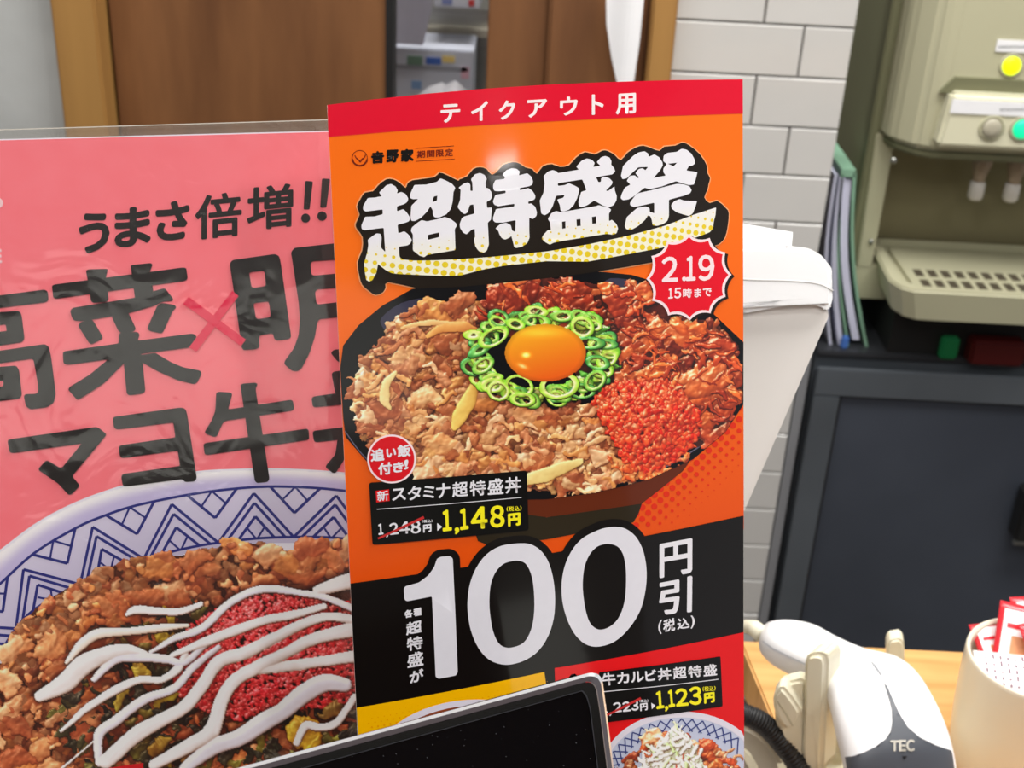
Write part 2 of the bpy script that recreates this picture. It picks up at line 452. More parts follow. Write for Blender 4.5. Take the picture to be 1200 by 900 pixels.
# ------------------------------------------------------------------ setting
def struct(o): o['kind'] = 'structure'; return o
struct(box('floor', (-3.2, -2.6, -.05), (3.2, 3.2, 0), M_floor))
struct(box('ceiling', (-3.2, -2.6, 2.6), (3.2, 3.2, 2.65), M_ceil))
struct(box('wall_front', (-3.2, -2.65, 0), (3.2, -2.6, 2.6), M_wallp))
struct(box('wall_back', (-3.2, 3.2, 0), (3.2, 3.25, 2.6), M_kit))
# concrete wall, posts and panels left to right
xl = atY(66, 0, WY).x
def xat(px, py=60, Y=WY): return atY(px, py, Y).x
x_c, x_p1, x_b1, x_o1, x_o2, x_j, x_p2, x_t = xat(75), xat(126), xat(129), xat(457), xat(570), xat(641), xat(758), xat(787)
o = struct(box('wall_left', (-2.6, WY, 0), (x_c, WY+.12, 2.6), M_conc))
o = struct(box('trim_1', (x_c, WY-.03, 0), (x_p1, WY+.12, 2.6), M_post, bev=.003))
o = struct(box('trim_2', (x_p2, WY-.02, 0), (x_t, WY+.12, 2.6), M_post, bev=.003))
o = struct(box('trim_3', (x_p1, WY+.03, 0), (x_b1, WY+.06, 2.6), M_gasket))
w1 = tag(box('door_panel', (x_b1, WY+.01, .02), (x_o1, WY+.045, 2.5), M_wood, bev=.002), 'wide brown wood-grain door panel between the yellow post and the kitchen opening', 'panel')
box('edge_strip', (x_o1-.006, WY+.005, .02), (x_o1+.003, WY+.05, 2.5), M_gasket, w1)
w2 = empty('door_panel', (x_o2, WY, 0), 'brown wood-grain partition of two boards right of the kitchen opening', 'panel')
box('board', (x_o2, WY+.02, .02), (x_j, WY+.05, 2.5), M_wood, w2, bev=.002)
box('board', (x_j, WY+.005, .02), (x_p2, WY+.05, 2.5), M_wood, w2, bev=.004)
# tiled wall: every tile a piece of the wall
X_R = atY(1008, 0, WY).x; XE = X_R+.40
wt = struct(box('wall_right', (x_t, WY+.006, 0), (X_R-.001, WY+.12, 2.6), M_grout))
TH = .1*WY/2.53; TW = 153/59.0*TH; zj = atY(790, 83.6, WY).z
xj0 = atY(938.6, 62, WY).x; xj1 = atY(896, 20, WY).x
def tile_mesh(w, h):
    bm = bmesh.new(); bmesh.ops.create_cube(bm, size=1)
    for v in bm.verts: v.co = Vector((v.co.x*w, v.co.y*.009, v.co.z*h))
    e = [e for e in bm.edges if all(v.co.y < 0 for v in e.verts)]
    bmesh.ops.bevel(bm, geom=e, offset=.0012, segments=1, affect='EDGES')
    me = bm_mesh('tile', bm); me.materials.append(M_white_tile); return me
tiles = {}; J = .0024
r0 = int((zj-0.0)/TH)
for k in range(-14, r0):
    z1 = zj-k*TH; z0 = z1-TH
    if z0 < 0 or z1 > 2.6: continue
    xo = (xj0 if k % 2 == 0 else xj1)
    # row above the measured joint holds the joint at 938 px
    xo = xj1 if k % 2 == 0 else xj0
    i = math.floor((x_t-xo)/TW)
    while xo+i*TW < X_R:
        a, b = max(x_t, xo+i*TW), min(X_R, xo+(i+1)*TW); i += 1
        if b-a < .006: continue
        key = round(b-a, 4)
        if key not in tiles: tiles[key] = tile_mesh(b-a-J, TH-J)
        t = bpy.data.objects.new('tile', tiles[key]); COL.objects.link(t); t.parent = wt
        t.location = ((a+b)/2, WY+.0035+random.uniform(-.0004, .0004), (z0+z1)/2)
EDGE = ((X_R+.001, WY+.0, 0), (X_R+.014, WY+.12, 0), mat('grey_edge_trim', (150, 152, 156), .4, .05, 10, metal=.3))

# framed glowing panels added behind the camera, to be reflected in sleeve and card
M_glow = mat('bright_panel', (238, 238, 228), .3, emit=1.5)
for i, (x0, x1, z0, z1) in enumerate(((-.15, 1.25, 1.68, 2.10), (.62, 2.5, .80, 1.16))):
    wn = struct(box('glow_panel_%d' % (i+1), (x0, -2.595, z0), (x1, -2.58, z1), M_glow))
    for x in (x0, (x0+x1)/2, x1): box('glow_panel_frame', (x-.015, -2.598, z0-.02), (x+.015, -2.56, z1+.02), M_dark2, wn)

# ------------------------------------------------------------------ kitchen seen through the opening
KY = 2.15
hood = empty('steel_shelf', (.0, KY, 1.5), 'stainless steel shelf in the kitchen opening behind the brown panels', 'shelf')
a, b = atY(494, 58, KY), atY(572, 12, KY)
box('front_panel', (a.x, KY, a.z), (b.x+.03, KY+.25, b.z), M_steel, hood, bev=.002)
a, b = atY(490, 40, KY-.02), atY(572, 35, KY-.02)
box('lip', (a.x, KY-.025, a.z), (b.x+.03, KY+.0, b.z), mat('pale_steel', (205, 200, 185), .35, .05, 10, metal=.6), hood, bev=.001)
a, b = atY(452, 330, KY), atY(580, 58, KY)
box('lower_panel', (a.x, KY+.02, a.z), (b.x+.03, KY+.25, b.z), M_steel, hood)
def kbox(name, q, Y, dep, m, label, cat, marks):
    a, b = atY(q[0], q[3], Y), atY(q[2], q[1], Y)
    o = tag(box(name, (a.x, Y, a.z), (b.x, Y+dep, b.z), m, bev=.002), label, cat)
    for (nm, x0, y0, x1, y1, c) in marks:
        u, v = atY(x0, y1, Y-.001), atY(x1, y0, Y-.001)
        box(nm, (u.x, Y-.0012, u.z), (v.x, Y-.0002, v.z), mat(nm, c, .6), o)
    return o
kbox('storage_box', (459, 60, 555, 190), KY-.16, .12, mat('grey_white_card', (190, 194, 206), .6, .03), 'pale box with green, blue and yellow stickers in the kitchen opening', 'box',
     [('green_sticker', 477, 66, 495, 76, (110, 140, 122)), ('blue_sticker', 499, 68, 517, 75, (60, 96, 172)), ('yellow_sticker', 518, 66, 533, 73, (220, 195, 120)),
      ('pink_sticker', 540, 79, 550, 92, (205, 160, 175)), ('edge_line', 459, 79, 548, 80, (140, 142, 150)), ('blue_print', 482, 95, 494, 104, (120, 150, 190))])
kbox('small_carton', (508, -30, 564, 8), KY-.12, .1, mat('light_card', (205, 208, 218), .6, .03), 'small pale carton with a red mark on the steel shelf top', 'box',
     [('red_mark', 549, 0, 556, 7, (200, 60, 60)), ('blue_mark', 518, -3, 530, 5, (130, 140, 190))])
# hanging sheet of paper in the opening, with soft folds
def hanging(name, outline, Y, m, label, amp=.004, fr=60):
    pts = roundcorners(outline, 3, 2); P = [atY(x, y, Y) for x, y in pts]
    bm = bmesh.new(); vs = [bm.verts.new(p) for p in P]; bm.faces.new(vs)
    for i in range(1, 10):
        xs = min(p.x for p in P)+(max(p.x for p in P)-min(p.x for p in P))*i/10
        bmesh.ops.bisect_plane(bm, geom=bm.verts[:]+bm.edges[:]+bm.faces[:], plane_co=(xs, 0, 0), plane_no=(1, 0, 0))
    for v in bm.verts: v.co.y += amp*math.sin(v.co.x*fr)
    bmesh.ops.solidify(bm, geom=bm.faces[:], thickness=.0015)
    return link(name, bm_mesh(name, bm), m, None)
tag(hanging('hanging_paper', [(452, -40), (512, -40), (506, 10), (496, 53), (455, 51)], KY-.2, M_lav, ''), 'pale grey paper sheet hanging at the left side of the kitchen opening', 'paper')
tag(hanging('hanging_cloth', [(710, -40), (756, -40), (754, 0), (749, 50), (740, 110), (726, 110), (717, 70), (711, 30)], WY-.03, M_paper, '', .006, 90), 'white cloth hanging narrow in front of the brown partition by the post', 'cloth')
# plastic bag: crumpled translucent lump
def lumpmesh(name, c, r, m, seed, parent=None, amp=.25, sub=4):
    bm = bmesh.new(); bmesh.ops.create_icosphere(bm, subdivisions=sub, radius=1)
    from mathutils import noise
    for v in bm.verts:
        k = 1+amp*noise.noise(v.co*2.3+Vector((seed, 0, 0)))+amp*.6*abs(noise.noise(v.co*5+Vector((0, seed, 0))))
        v.co = Vector((c[0]+v.co.x*r[0]*k, c[1]+v.co.y*r[1]*k, c[2]+v.co.z*r[2]*k))
    return link(name, bm_mesh(name, bm), m, parent, True)
mb = mat('clear_bag', (215, 215, 220), .15, .05); mb.node_tree.nodes['Principled BSDF'].inputs['Alpha'].default_value = .55
c = atY(525, 160, KY-.28); bag = lumpmesh('plastic_bag', c, (.062, .05, .071), mb, 3)
tag(bag, 'crumpled clear plastic bag with something pinkish inside in front of the stickered box', 'bag')
lumpmesh('bag_contents', (c.x+.012, c.y+.005, c.z+.03), (.026, .02, .03), mat('pale_salmon', (222, 178, 165), .5, .1), 8, bag)
# shelf the bag and box rest on
a = atY(507, 190, KY-.16)
tag(box('prep_counter', (x_o1-.03, KY-.36, a.z-.031), (x_o2+.05, KY+.015, a.z-.001), M_steel, bev=.002), 'steel prep counter in the kitchen under the stickered box', 'counter')

# ------------------------------------------------------------------ dark under-counter cabinet
CY = WY+.02
ct = atY(1080, 413, CY).z
X0 = max(atY(956, 410, CY).x, X_R+.015); X1 = X0+.62
cab = empty('cabinet', (X0, CY, 0), 'dark grey metal under-counter cabinet with a framed door, beige dispenser on top', 'cabinet')
box('body', (X0, CY, 0.06), (X1, CY+.45, ct-.006), M_dark2, cab, bev=.002)
box('side_strip', EDGE[0], (EDGE[1][0], EDGE[1][1], ct), EDGE[2], cab)
box('top', (X0-.0, CY-.012, ct-.008), (X1, CY+.45, ct), mat('dark_worktop', (60, 62, 66), .35, .15, 8, metal=.4), cab, bev=.002)
box('plinth', (X0+.02, CY+.04, 0), (X1-.02, CY+.42, .06), M_blk, cab)
fx0 = atY(979, 457, CY).x; fz = atY(1090, 459, CY).z
dr = box('door', (X0+.004, CY-.022, .10), (X1-.004, CY-.001, fz+.03), M_dark, cab, bev=.002)
# raised frame round a slightly lower field
box('rail', (X0+.0, CY-.03, fz), (X1, CY-.0225, ct-.018), M_dark2, dr, bev=.0015)
box('stile', (X0+.0, CY-.03, .1), (fx0, CY-.0225, fz-.0005), M_dark2, dr, bev=.0015)
box('seam', (fx0, CY-.0235, fz-.004), (X1, CY-.0215, fz), M_gasket, dr)
box('seam', (fx0, CY-.0235, .1), (fx0+.004, CY-.0215, fz), M_gasket, dr)
a, b = atY(1184, 628, CY-.04), atY(1215, 572, CY-.04)
box('handle', (a.x, CY-.055, a.z), (b.x+.1, CY-.023, b.z), M_gasket, dr, bev=.004)
box('handle_edge', (a.x, CY-.058, a.z-.004), (b.x+.1, CY-.05, a.z), M_steel, dr)

# ------------------------------------------------------------------ dispenser
DY = 1.60            # front of head
RYB = 1.74           # recess back
disp = empty('tea_dispenser', (X0+.2, RYB, ct), 'beige drink dispenser with lit buttons and a slotted drip tray on the dark cabinet', 'dispenser')
sx = atY(1050, 80, DY+.05).x
zb = atY(1110, 178, DY).z; HR = X0+.62
prof = [(sx, WY+.46), (sx, DY+.055), (sx+.008, DY+.035), (sx+.03, DY+.008), (sx+.05, DY), (HR, DY), (HR, WY+.46)]
prism('head_housing', [(x, y, zb) for x, y in prof], (0, 0, .52), M_beige, disp, bev=.006, seg=3)
# lower edge below head, its shade put into the dark colour
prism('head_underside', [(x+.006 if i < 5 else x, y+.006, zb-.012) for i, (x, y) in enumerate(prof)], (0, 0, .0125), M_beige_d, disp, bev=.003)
# side wall and back of the recess
cheek_x = atY(1014, 290, DY+.06).x
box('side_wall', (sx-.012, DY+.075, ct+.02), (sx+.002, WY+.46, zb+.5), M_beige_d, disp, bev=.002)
prism('cheek', [(sx-.004, DY+.07, zb), (sx+.022, DY+.07, zb), (sx+.022, DY+.07, ct+.1), (cheek_x-.004, DY+.07, ct+.1)], (0, .07, 0), M_beige, disp, bev=.002)
a = atY(1035, 260, RYB)
box('splash_panel', (sx+.016, RYB, ct+.10), (HR, RYB+.02, zb), mat('satin_beige_metal', (126, 119, 90), .34, .08, 4, metal=.25, bump=.02, bscale=6), disp)
s = atY(1021, 283, DY+.068); lathe('screw', [(0.0035, 0), (.0035, .002), (.001, .003)], s, M_steel, disp, 16, axis='Y')
s = atY(1047, 188, DY+.01); lathe('screw', [(0.004, -.002), (.004, .002), (.001, .003)], s, M_steel, disp, 16, axis='Y')
# button console
a, b = atY(1097, 172, DY-.02), atY(1105, 108, DY-.02)
z0, z1 = a.z, b.z; bx = a.x
P = [(bx, DY-.022, z0), (bx+.006, DY-.022, z1), (HR, DY-.022, z1), (HR, DY-.022, z0)]
con = prism('button_console', P, (0, .03, 0), M_beige_l, disp, bev=.005, seg=3)
a = atY(1100, 92, DY); 
prism('console_shade', [(bx-.004, DY+.001, z1-.004), (bx+.012, DY+.001, a.z+.004), (HR, DY+.001, a.z+.004), (HR, DY+.001, z1-.004), (HR, DY-.018, z1-.003), (bx+.004, DY-.018, z1-.003)][:4], (0, -.008, 0), M_beige_d, con)  # dark strip standing in for the shading above the console
def strip(name, x0, y0, x1, y1, Y, m, par, t=.0015):
    u, v = atY(x0, y1, Y), atY(x1, y0, Y); return box(name, (u.x, Y-t, u.z), (v.x, Y, v.z), m, par)
strip('label_strip', 1113, 122, 1235, 132, DY-.0225, M_paper, con)
for k in range(9):
    strip('label_text', 1172+k*3.2, 127, 1174+k*3.2, 130, DY-.0242, M_dark2, con, .0002)
strip('label_strip', 1166, 49, 1225, 60, DY-.0005, M_paper, disp)
for k in range(9): strip('label_text', 1170+k*3.6, 53.5, 1172.3+k*3.6, 56.5, DY-.0022, M_dark2, disp, .0002)
def button(px, py, Y, r, c, em, name):
    p = atY(px, py, Y); m = mat(name, c, .35, .02, emit=em) if em else mat(name, c, .4, .02)
    b = lathe(name, [(r, -.001), (r, .003), (r*.85, .0048), (r*.3, .0054)], p, m, disp, 32, axis='Y'); return b
def rim(px, py, Y, r, m):
    p = atY(px, py, Y); lathe('button_ring', [(r*1.28, -.001), (r*1.28, .0015), (r*1.05, .0025), (r, .0005)], p, m, disp, 32, axis='Y')
R_ = .0122
rim(1185, 77, DY, R_*.95, M_beige); button(1185, 77, DY, R_*.92, (215, 235, 10), 1.1, 'yellow_lamp')
rim(1162, 150, DY-.0225, R_*1.02, M_beige); button(1162, 150, DY-.0225, R_*.98, (178, 172, 152), 0, 'grey_button')
rim(1198, 151, DY-.0225, R_*1.02, M_beige); button(1198, 151, DY-.0225, R_*.98, (20, 205, 140), 1.0, 'green_button')
# nozzles
for (px, dim) in ((1150, 0), (1192, 0)):
    p = atY(px, 196, DY+.07); x, y = p.x, p.y
    lathe('nozzle', [(.020, 0), (.020, -.004)], (x, y, zb-.012), M_gasket, disp, 24)
    tip = lathe('nozzle_stem', [(.013, 0), (.013, -.018), (.009, -.032), (.008, -.044)], (x, y, zb-.016), mat('taupe_plastic', (158, 138, 118), .4), disp, 24)
    lathe('nozzle_tip', [(.008, 0), (.0105, -.003), (.0105, -.022), (.008, -.026)], (x, y, zb-.057), mat('pale_tip', (214, 208, 200), .3), tip, 24)
# drip tray: rounded front, sunken slotted grille
TY0 = DY-.055; a = atY(1062, 340, TY0); tz = a.z; tzb = atY(1080, 377, TY0).z
tl = a.x-.012; tb = atY(1024, 303, RYB-.05).x
plan = [(tb, RYB), (tb-.002, RYB-.03), (tl-.002, TY0+.035), (tl+.008, TY0+.010), (tl+.022, TY0+.001), (tl+.045, TY0), (HR, TY0), (HR, RYB)]
low = [(x+(.012 if i < 6 else 0), y+(.006 if 1 < i < 7 else 0)) for i, (x, y) in enumerate(plan)]
bm = bmesh.new(); n = len(plan)
t0 = [bm.verts.new((x, y, tz)) for x, y in plan]; t1 = [bm.verts.new((x, y, tzb)) for x, y in low]
cx_, cy_ = sum(p[0] for p in plan)/n, sum(p[1] for p in plan)/n
inn = [(x+(.016 if i < 6 else -.0), y+(.016 if 2 < i < 7 else (-.004 if i in (0, 7) else 0))) for i, (x, y) in enumerate(plan)]
t2 = [bm.verts.new((x, y, tz)) for x, y in inn]; t3 = [bm.verts.new((x+.002, y+.002 if i in (4, 5, 6) else y, tz-.010)) for i, (x, y) in enumerate(inn)]
for i in range(n):
    j = (i+1) % n
    for A, B in ((t0, t1), (t2, t0), (t3, t2)): bm.faces.new((A[i], A[j], B[j], B[i]))
bm.faces.new(t1); bm.faces.new(t3)
bmesh.ops.recalc_face_normals(bm, faces=bm.faces)
bmesh.ops.bevel(bm, geom=[e for e in bm.edges if len(set(v in t0 for v in e.verts)) == 1 and all(v in t0 for v in e.verts)], offset=.003, segments=3, affect='EDGES')
tray = link('drip_tray', bm_mesh('drip_tray', bm), M_beige, disp)
M_hole = mat('slot_shadow', (70, 62, 46), .8)
gy0, gy1 = TY0+.02, RYB-.03
box('grille', (tl+.03, gy0, tz-.009), (HR, gy1, tz-.004), M_beige, tray)
gx = tl+.042; k = 0
while gx < HR-.02:
    for (ya, yb) in ((gy0+.006, gy0+.030), (gy0+.042, gy0+.066)):
        box('slot', (gx, ya, tz-.0042), (gx+.0115, yb, tz-.0036), M_hole, tray)
    gx += .0185; k += 1
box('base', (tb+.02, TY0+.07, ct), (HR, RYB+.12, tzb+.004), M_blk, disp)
box('wall_bracket', (cheek_x-.006, DY+.07, ct+.055), (tb+.04, RYB, ct+.105), M_beige, disp, bev=.002)
g = atY(1114, 388, TY0+.068)
tag(box('indicator_light', (g.x-.012, TY0+.055, ct), (g.x+.012, TY0+.069, ct+.032), mat('green_indicator', (16, 80, 44), .3, emit=.25), bev=.003), 'small green indicator block under the dispenser drip tray', 'indicator')
g = atY(1160, 392, TY0+.066)
tag(box('red_container', (g.x-.03, TY0+.04, ct), (g.x+.045, TY0+.069, ct+.036), mat('dark_red_plastic', (70, 12, 12), .4), bev=.004), 'dark red block in the shade under the drip tray', 'container')

# ------------------------------------------------------------------ folders leaning at the wall end
def file_sheet(name, top, bot, thick, m, Y0, Y1, label=None, bow=.01):
    """upright sheet seen edge on: from px top(x,y) to bottom(x,y), runs back from Y0 to Y1"""
    P = []
    N = 8
    for i in range(N+1):
        t = i/N; px = top[0]+(bot[0]-top[0])*t; py = top[1]+(bot[1]-top[1])*t
        p = atY(px, py, Y0); p.x -= bow*math.sin(PI*t); P.append(p)
    bm = bmesh.new(); cols = []
    for i, p in enumerate(P):
        z = p.z
        cols.append([bm.verts.new((p.x, Y0, z)), bm.verts.new((p.x+thick, Y0, z)), bm.verts.new((p.x+thick, Y1, z+.0)), bm.verts.new((p.x, Y1, z))])
    for a, b in zip(cols, cols[1:]):
        for k in range(4): bm.faces.new((a[k], a[(k+1) % 4], b[(k+1) % 4], b[k]))
    bm.faces.new(cols[0]); bm.faces.new(cols[-1])
    return link(name, bm_mesh(name, bm), m)
FY = CY+.01
cz = [(978, 205, 972, 400, .004, M_lav, 'pale lavender document sleeve, leftmost beside the tiled wall', 'document_sleeve'),
      (984, 208, 983, 401, .007, M_lav, 'pale lavender document sleeve between the leftmost one and the green folder', 'document_sleeve')]
for (x0, y0, x1, y1, th, m, lb, nm) in cz:
    o = file_sheet(nm, (x0, y0), (x1, y1+8), th, m, FY, FY+.12); tag(o, lb, 'document', 'documents leaning by the dispenser')
gf = empty('green_folder', atY(1000, 405, FY), 'pale green folder holding white paper, leaning beside the dispenser', 'folder', 'documents leaning by the dispenser')
def sub(o, p): o.parent = p; o.matrix_parent_inverse = Matrix.Translation(p.location).inverted(); return o
sub(file_sheet('cover', (1000, 203), (1014, 407), .004, M_green, FY, FY+.13), gf)
sub(file_sheet('cover', (986, 205), (993, 407), .003, M_green, FY, FY+.13), gf)
sub(file_sheet('paper_stack', (989, 210), (999, 398), .010, mat('bluish_paper', (205, 206, 226), .7, .06, 40, stretch=(60, 1, 1)), FY+.004, FY+.12), gf)
a, b = atY(985, 207, FY), atY(1003, 199, FY); box('spine', (a.x, FY, a.z), (b.x, FY+.13, b.z), M_green, gf)
p = atY(990, 402, FY-.006); tag(box('blue_clip', (p.x-.006, FY-.012, ct), (p.x+.004, FY-.003, ct+.018), mat('blue_plastic', (70, 110, 180), .4), bev=.002), 'small blue clip at the foot of the document sleeves', 'clip')

# ------------------------------------------------------------------ counters
CZ = .93
cb = .735
A = atZ(905, 843, CZ); B = atZ(870.7, 760, CZ); d = (B-A).normalized(); B2 = B+d*((cb-B.y)/d.y); A2 = A-d*((A.y-.44)/d.y)
ctp = tag(prism('counter_top', [(A2.x, A2.y, CZ), (B2.x, B2.y, CZ), (B2.x, B2.y+.0, CZ)][:2]+[(1.3, cb, CZ), (1.3, .44, CZ)], (0, 0, -.03), M_counter, bev=.0015), 'light oak counter top under the scanner and the sauce tub', 'counter')
prism('cabinet_base', [(A2.x+.03, A2.y+.01, CZ-.03), (B2.x+.02, B2.y-.02, CZ-.03), (1.28, cb-.02, CZ-.03), (1.28, .45, CZ-.03)], (0, 0, -CZ+.03), M_wood, ctp)
low = tag(box('register_shelf', (-.55, .437, 0), (B2.x+.012, cb-.02, .895), mat('taupe_laminate', (150, 128, 104), .5, .1, 6), bev=.002), 'lower taupe shelf unit under the register beside the oak counter', 'shelf')
LZ = 1.07
led = tag(box('service_ledge', (-.9, .06, 0), (.35, .435, LZ), M_wood, bev=.003), 'wooden customer ledge in front of the register, below the posters', 'counter')

# ------------------------------------------------------------------ register display casing (white)
reg = empty('register_display', (.1, .53, .895), 'white register display casing jutting out behind the orange poster', 'register')
T0 = .60
body = [(700, 300), (930, 292), (965, 315), (971, 362), (972, 372), (874, 598), (800, 768), (700, 768)]
P = [atT(x, y, T0) for x, y in roundcorners(body, 6, 3)]
back = Vector(_F)*.07+Vector((0, 0, .01))
prism('casing', P, back, M_whitegrey, reg, bev=.002)
top = [(700, 287), (925, 287.5), (950, 291), (964, 299), (976, 314), (977, 335), (977, 352), (972, 363), (955, 356), (930, 357), (874, 367), (700, 374)]
P = [atT(x, y, T0-.006) for x, y in roundcorners(top, 5, 3)]
cover = prism('cover', P, Vector(_F)*.085+Vector((0, 0, .006)), M_white, reg, bev=.0025, seg=3)
gl = catmull([(850, 326), (880, 328), (930, 329.5), (960, 333), (976, 341)], 5)
tube('cover_seam', [atT(x, y, T0-.0058) for x, y in gl], .0005, mat('seam_grey', (205, 204, 202), .5), cover, 6)
nk = atT(770, 740, T0+.04)
box('neck', (nk.x-.03, nk.y-.02, .90), (nk.x+.03, nk.y+.03, nk.z+.03), M_whitegrey, reg, bev=.004)
box('foot', (nk.x-.09, nk.y-.05, .895), (nk.x+.05, nk.y+.08, .905), M_whitegrey, reg, bev=.003)
P = [atT(x, y, T0+.02) for x, y in [(760, 300), (760, 258), (874, 262.5), (929, 272), (927, 296)]]
tag(prism('receipt', P, Vector(_F)*.0006, M_paper), 'white receipt slip sticking out of the top of the register casing', 'receipt')

# ------------------------------------------------------------------ barcode scanner in its stand
secs = [((890, 748), (893, 736), 1.000, .006), ((893, 756), (904, 731.5), 1.004, .012), ((906, 766), (926, 731.5), 1.008, .017), ((926, 776), (954, 738), 1.012, .019),
        ((946, 785), (982, 753), 1.014, .019), ((962, 791), (1015, 767), 1.016, .019), ((968, 803), (1052, 776), 1.018, .020), ((974, 822), (1076, 795), 1.016, .022),
        ((980, 848), (1096, 828), 1.011, .024), ((987, 876), (1110, 861), 1.004, .025), ((993, 903), (1118, 891), .996, .025), ((998, 935), (1122, 922), .984, .024)]
S = []
par = np.array([(l[0], l[1], r[0], r[1], z, b) for l, r, z, b in secs])
par = catmull(par, 10)
NA = 64
bm = bmesh.new(); rings = []
for q in par:
    L = atZ(q[0], q[1], q[4]); R = atZ(q[2], q[3], q[4]); c = (L+R)/2; h = (R-L)/2
    ring = []
    for k in range(NA):
        a = 2*PI*k/NA; ca, sa = math.cos(a), math.sin(a)
        e = .75
        x = math.copysign(abs(ca)**e, ca); y = math.copysign(abs(sa)**.9, sa)
        ring.append(bm.verts.new(c+h*x+Vector((0, -.15, 1))*(q[5]*.55*y if y > 0 else q[5]*1.0*y)))
    rings.append(ring)
for a, b in zip(rings, rings[1:]):
    for k in range(NA): bm.faces.new((a[k], a[(k+1) % NA], b[(k+1) % NA], b[k]))
bm.faces.new(rings[0]); bm.faces.new(rings[-1])
bmesh.ops.recalc_face_normals(bm, faces=bm.faces)
bvh = BVHTree.FromBMesh(bm)
bvh_scan = bvh
sc_e = empty('barcode_scanner', (.33, .60, CZ), 'white handheld barcode scanner with dark grey face resting in a cream stand', 'scanner')
me = bm_mesh('shell', bm)
sh = link('shell', me, M_white, sc_e, True)
def drape(name, outline, m, parent, lift=.0008, cell=4.0, tgt=None):
    """a thin panel moulded onto the shell: outline filled with points and dropped on the surface"""
    bm = bmesh.new(); pts = [Vector((x, y, 0)) for x, y in outline]
    vs = [bm.verts.new(p) for p in pts]; bm.faces.new(vs)
    lo = np.min(outline, axis=0); hi = np.max(outline, axis=0)
    for ax in (0, 1):
        v = lo[ax]+cell
        while v < hi[ax]:
            co = [0, 0, 0]; co[ax] = v; no = [0, 0, 0]; no[ax] = 1
            bmesh.ops.bisect_plane(bm, geom=bm.verts[:]+bm.edges[:]+bm.faces[:], plane_co=co, plane_no=no); v += cell
    for v in bm.verts:
        d = Vector(ray(v.co.x, v.co.y)).normalized(); hit, nn, _, _ = (tgt or bvh_scan).ray_cast(Vector(EYE), d)
        if hit is None:
            hit = (tgt or bvh_scan).find_nearest(atZ(v.co.x, v.co.y, 1.0))[0]
        v.co = hit-d*lift
    me = bm_mesh(name, bm)
    return link(name, me, m, parent, True)
face = [(993, 905), (990, 887), (1000, 886), (1012, 882), (1026, 875), (1038, 866), (1044, 857), (1046, 845), (1045, 830), (1042, 818), (1037, 803), (1036, 800), (1040, 804), (1046, 818), (1054, 836), (1064, 852), (1078, 864), (1096, 873), (1115, 879.5), (1116.5, 885), (1119, 903), (1121, 915), (996, 922)]
drape('dark_face', face, M_scan, sc_e)
drape('slit', ribbon([(1021, 775), (1026, 781), (1033, 791)], [1, 2.6, 1.6]), mat('slit_grey', (150, 152, 158), .4), sc_e)
drape('underside_seam', ribbon([(893, 751), (905, 760), (925, 770), (945, 779), (962, 786)], [1, 1.8, 2, 1.8, 1]), mat('seam_light_grey', (196, 198, 204), .4), sc_e)
# lettering on the face
def drape_text(name, items, m, parent, lift=.0014, bold=0):
    bm = bmesh.new()
    for ch, q in items:
        g, f = glyph(ch); q = np.array(q, float)
        for (ox, oy) in [(0, 0)]+([(bold*math.cos(k*PI/3), bold*math.sin(k*PI/3)) for k in range(6)] if bold else []):
            vs = []
            for a, b in g:
                p = q[3]*(1-a)*(1-b)+q[2]*a*(1-b)+q[1]*a*b+q[0]*(1-a)*b
                d = Vector(ray(p[0]+ox, p[1]+oy)).normalized(); hit = bvh_scan.ray_cast(Vector(EYE), d)[0] or atZ(p[0], p[1], 1.0)
                vs.append(bm.verts.new(hit-d*lift))
            for t in f:
                try: bm.faces.new([vs[i] for i in t])
                except ValueError: pass
    return link(name, bm_mesh(name, bm), m, parent)
M_silver = mat('silver_print', (205, 200, 188), .4, .05, 20)
drape_text('lettering', [('T', [(1044, 868), (1053, 868), (1053, 880), (1044, 880)]), ('E', [(1054, 867.5), (1061.5, 867.5), (1061.5, 880), (1054, 880)]), ('C', [(1062.5, 867), (1071, 867), (1071, 880), (1062.5, 880)])], M_silver, sc_e, bold=.5)
drape('mark', [(1057, 886), (1063.5, 886), (1060, 890.5)], mat('black_mark', (25, 25, 28), .4), sc_e, .0014)
# soft relief marks worn on the shell are left out; cable of the scanner
tube('cord', [atZ(x, y, z) for x, y, z in [(840, 742, .97), (862, 738, .985), (874, 734, .995), (884, 736, 1.0), (893, 744, 1.0)]], [.0025, .003, .0042, .0052, .0055], M_cream, sc_e, 14)
# stand
st = empty('scanner_stand', atZ(945, 880, CZ), 'cream plastic stand with an upright fin holding the scanner', 'stand')
def fin(name, outline, Y, dep, m, par, bev=.002):
    P = [atY(x, y, Y) for x, y in outline]
    return prism(name, P, dep, m, par, bev=bev, seg=3)
tS = .578
fin('fin', roundcorners([(941, 778), (944, 769), (957, 766.5), (966, 769), (969, 776), (967, 830), (963, 905), (941, 905), (938, 880), (940, 840)], 4, 2), tS, Vector((.012, .014, 0)), M_cream, st, .0025)
fin('side_plate', roundcorners([(908, 815), (918, 802), (938, 797), (945, 800), (944, 905), (935, 905), (918, 870), (908, 845)], 4, 2), tS+.002, Vector((.002, .010, 0)), M_cream, st)
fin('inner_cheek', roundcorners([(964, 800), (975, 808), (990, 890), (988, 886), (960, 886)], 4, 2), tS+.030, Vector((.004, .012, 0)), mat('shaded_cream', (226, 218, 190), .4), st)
pts = catmull([(906, 818), (914, 808), (922, 811), (936, 830), (938, 838), (932, 850), (924, 855), (914, 848), (907, 834)], 4, True)
P = [atY(x, y, tS-.006) for x, y in pts]
prism('knob', P, Vector((.004, .012, 0)), M_cream, st, bev=.002, seg=3)
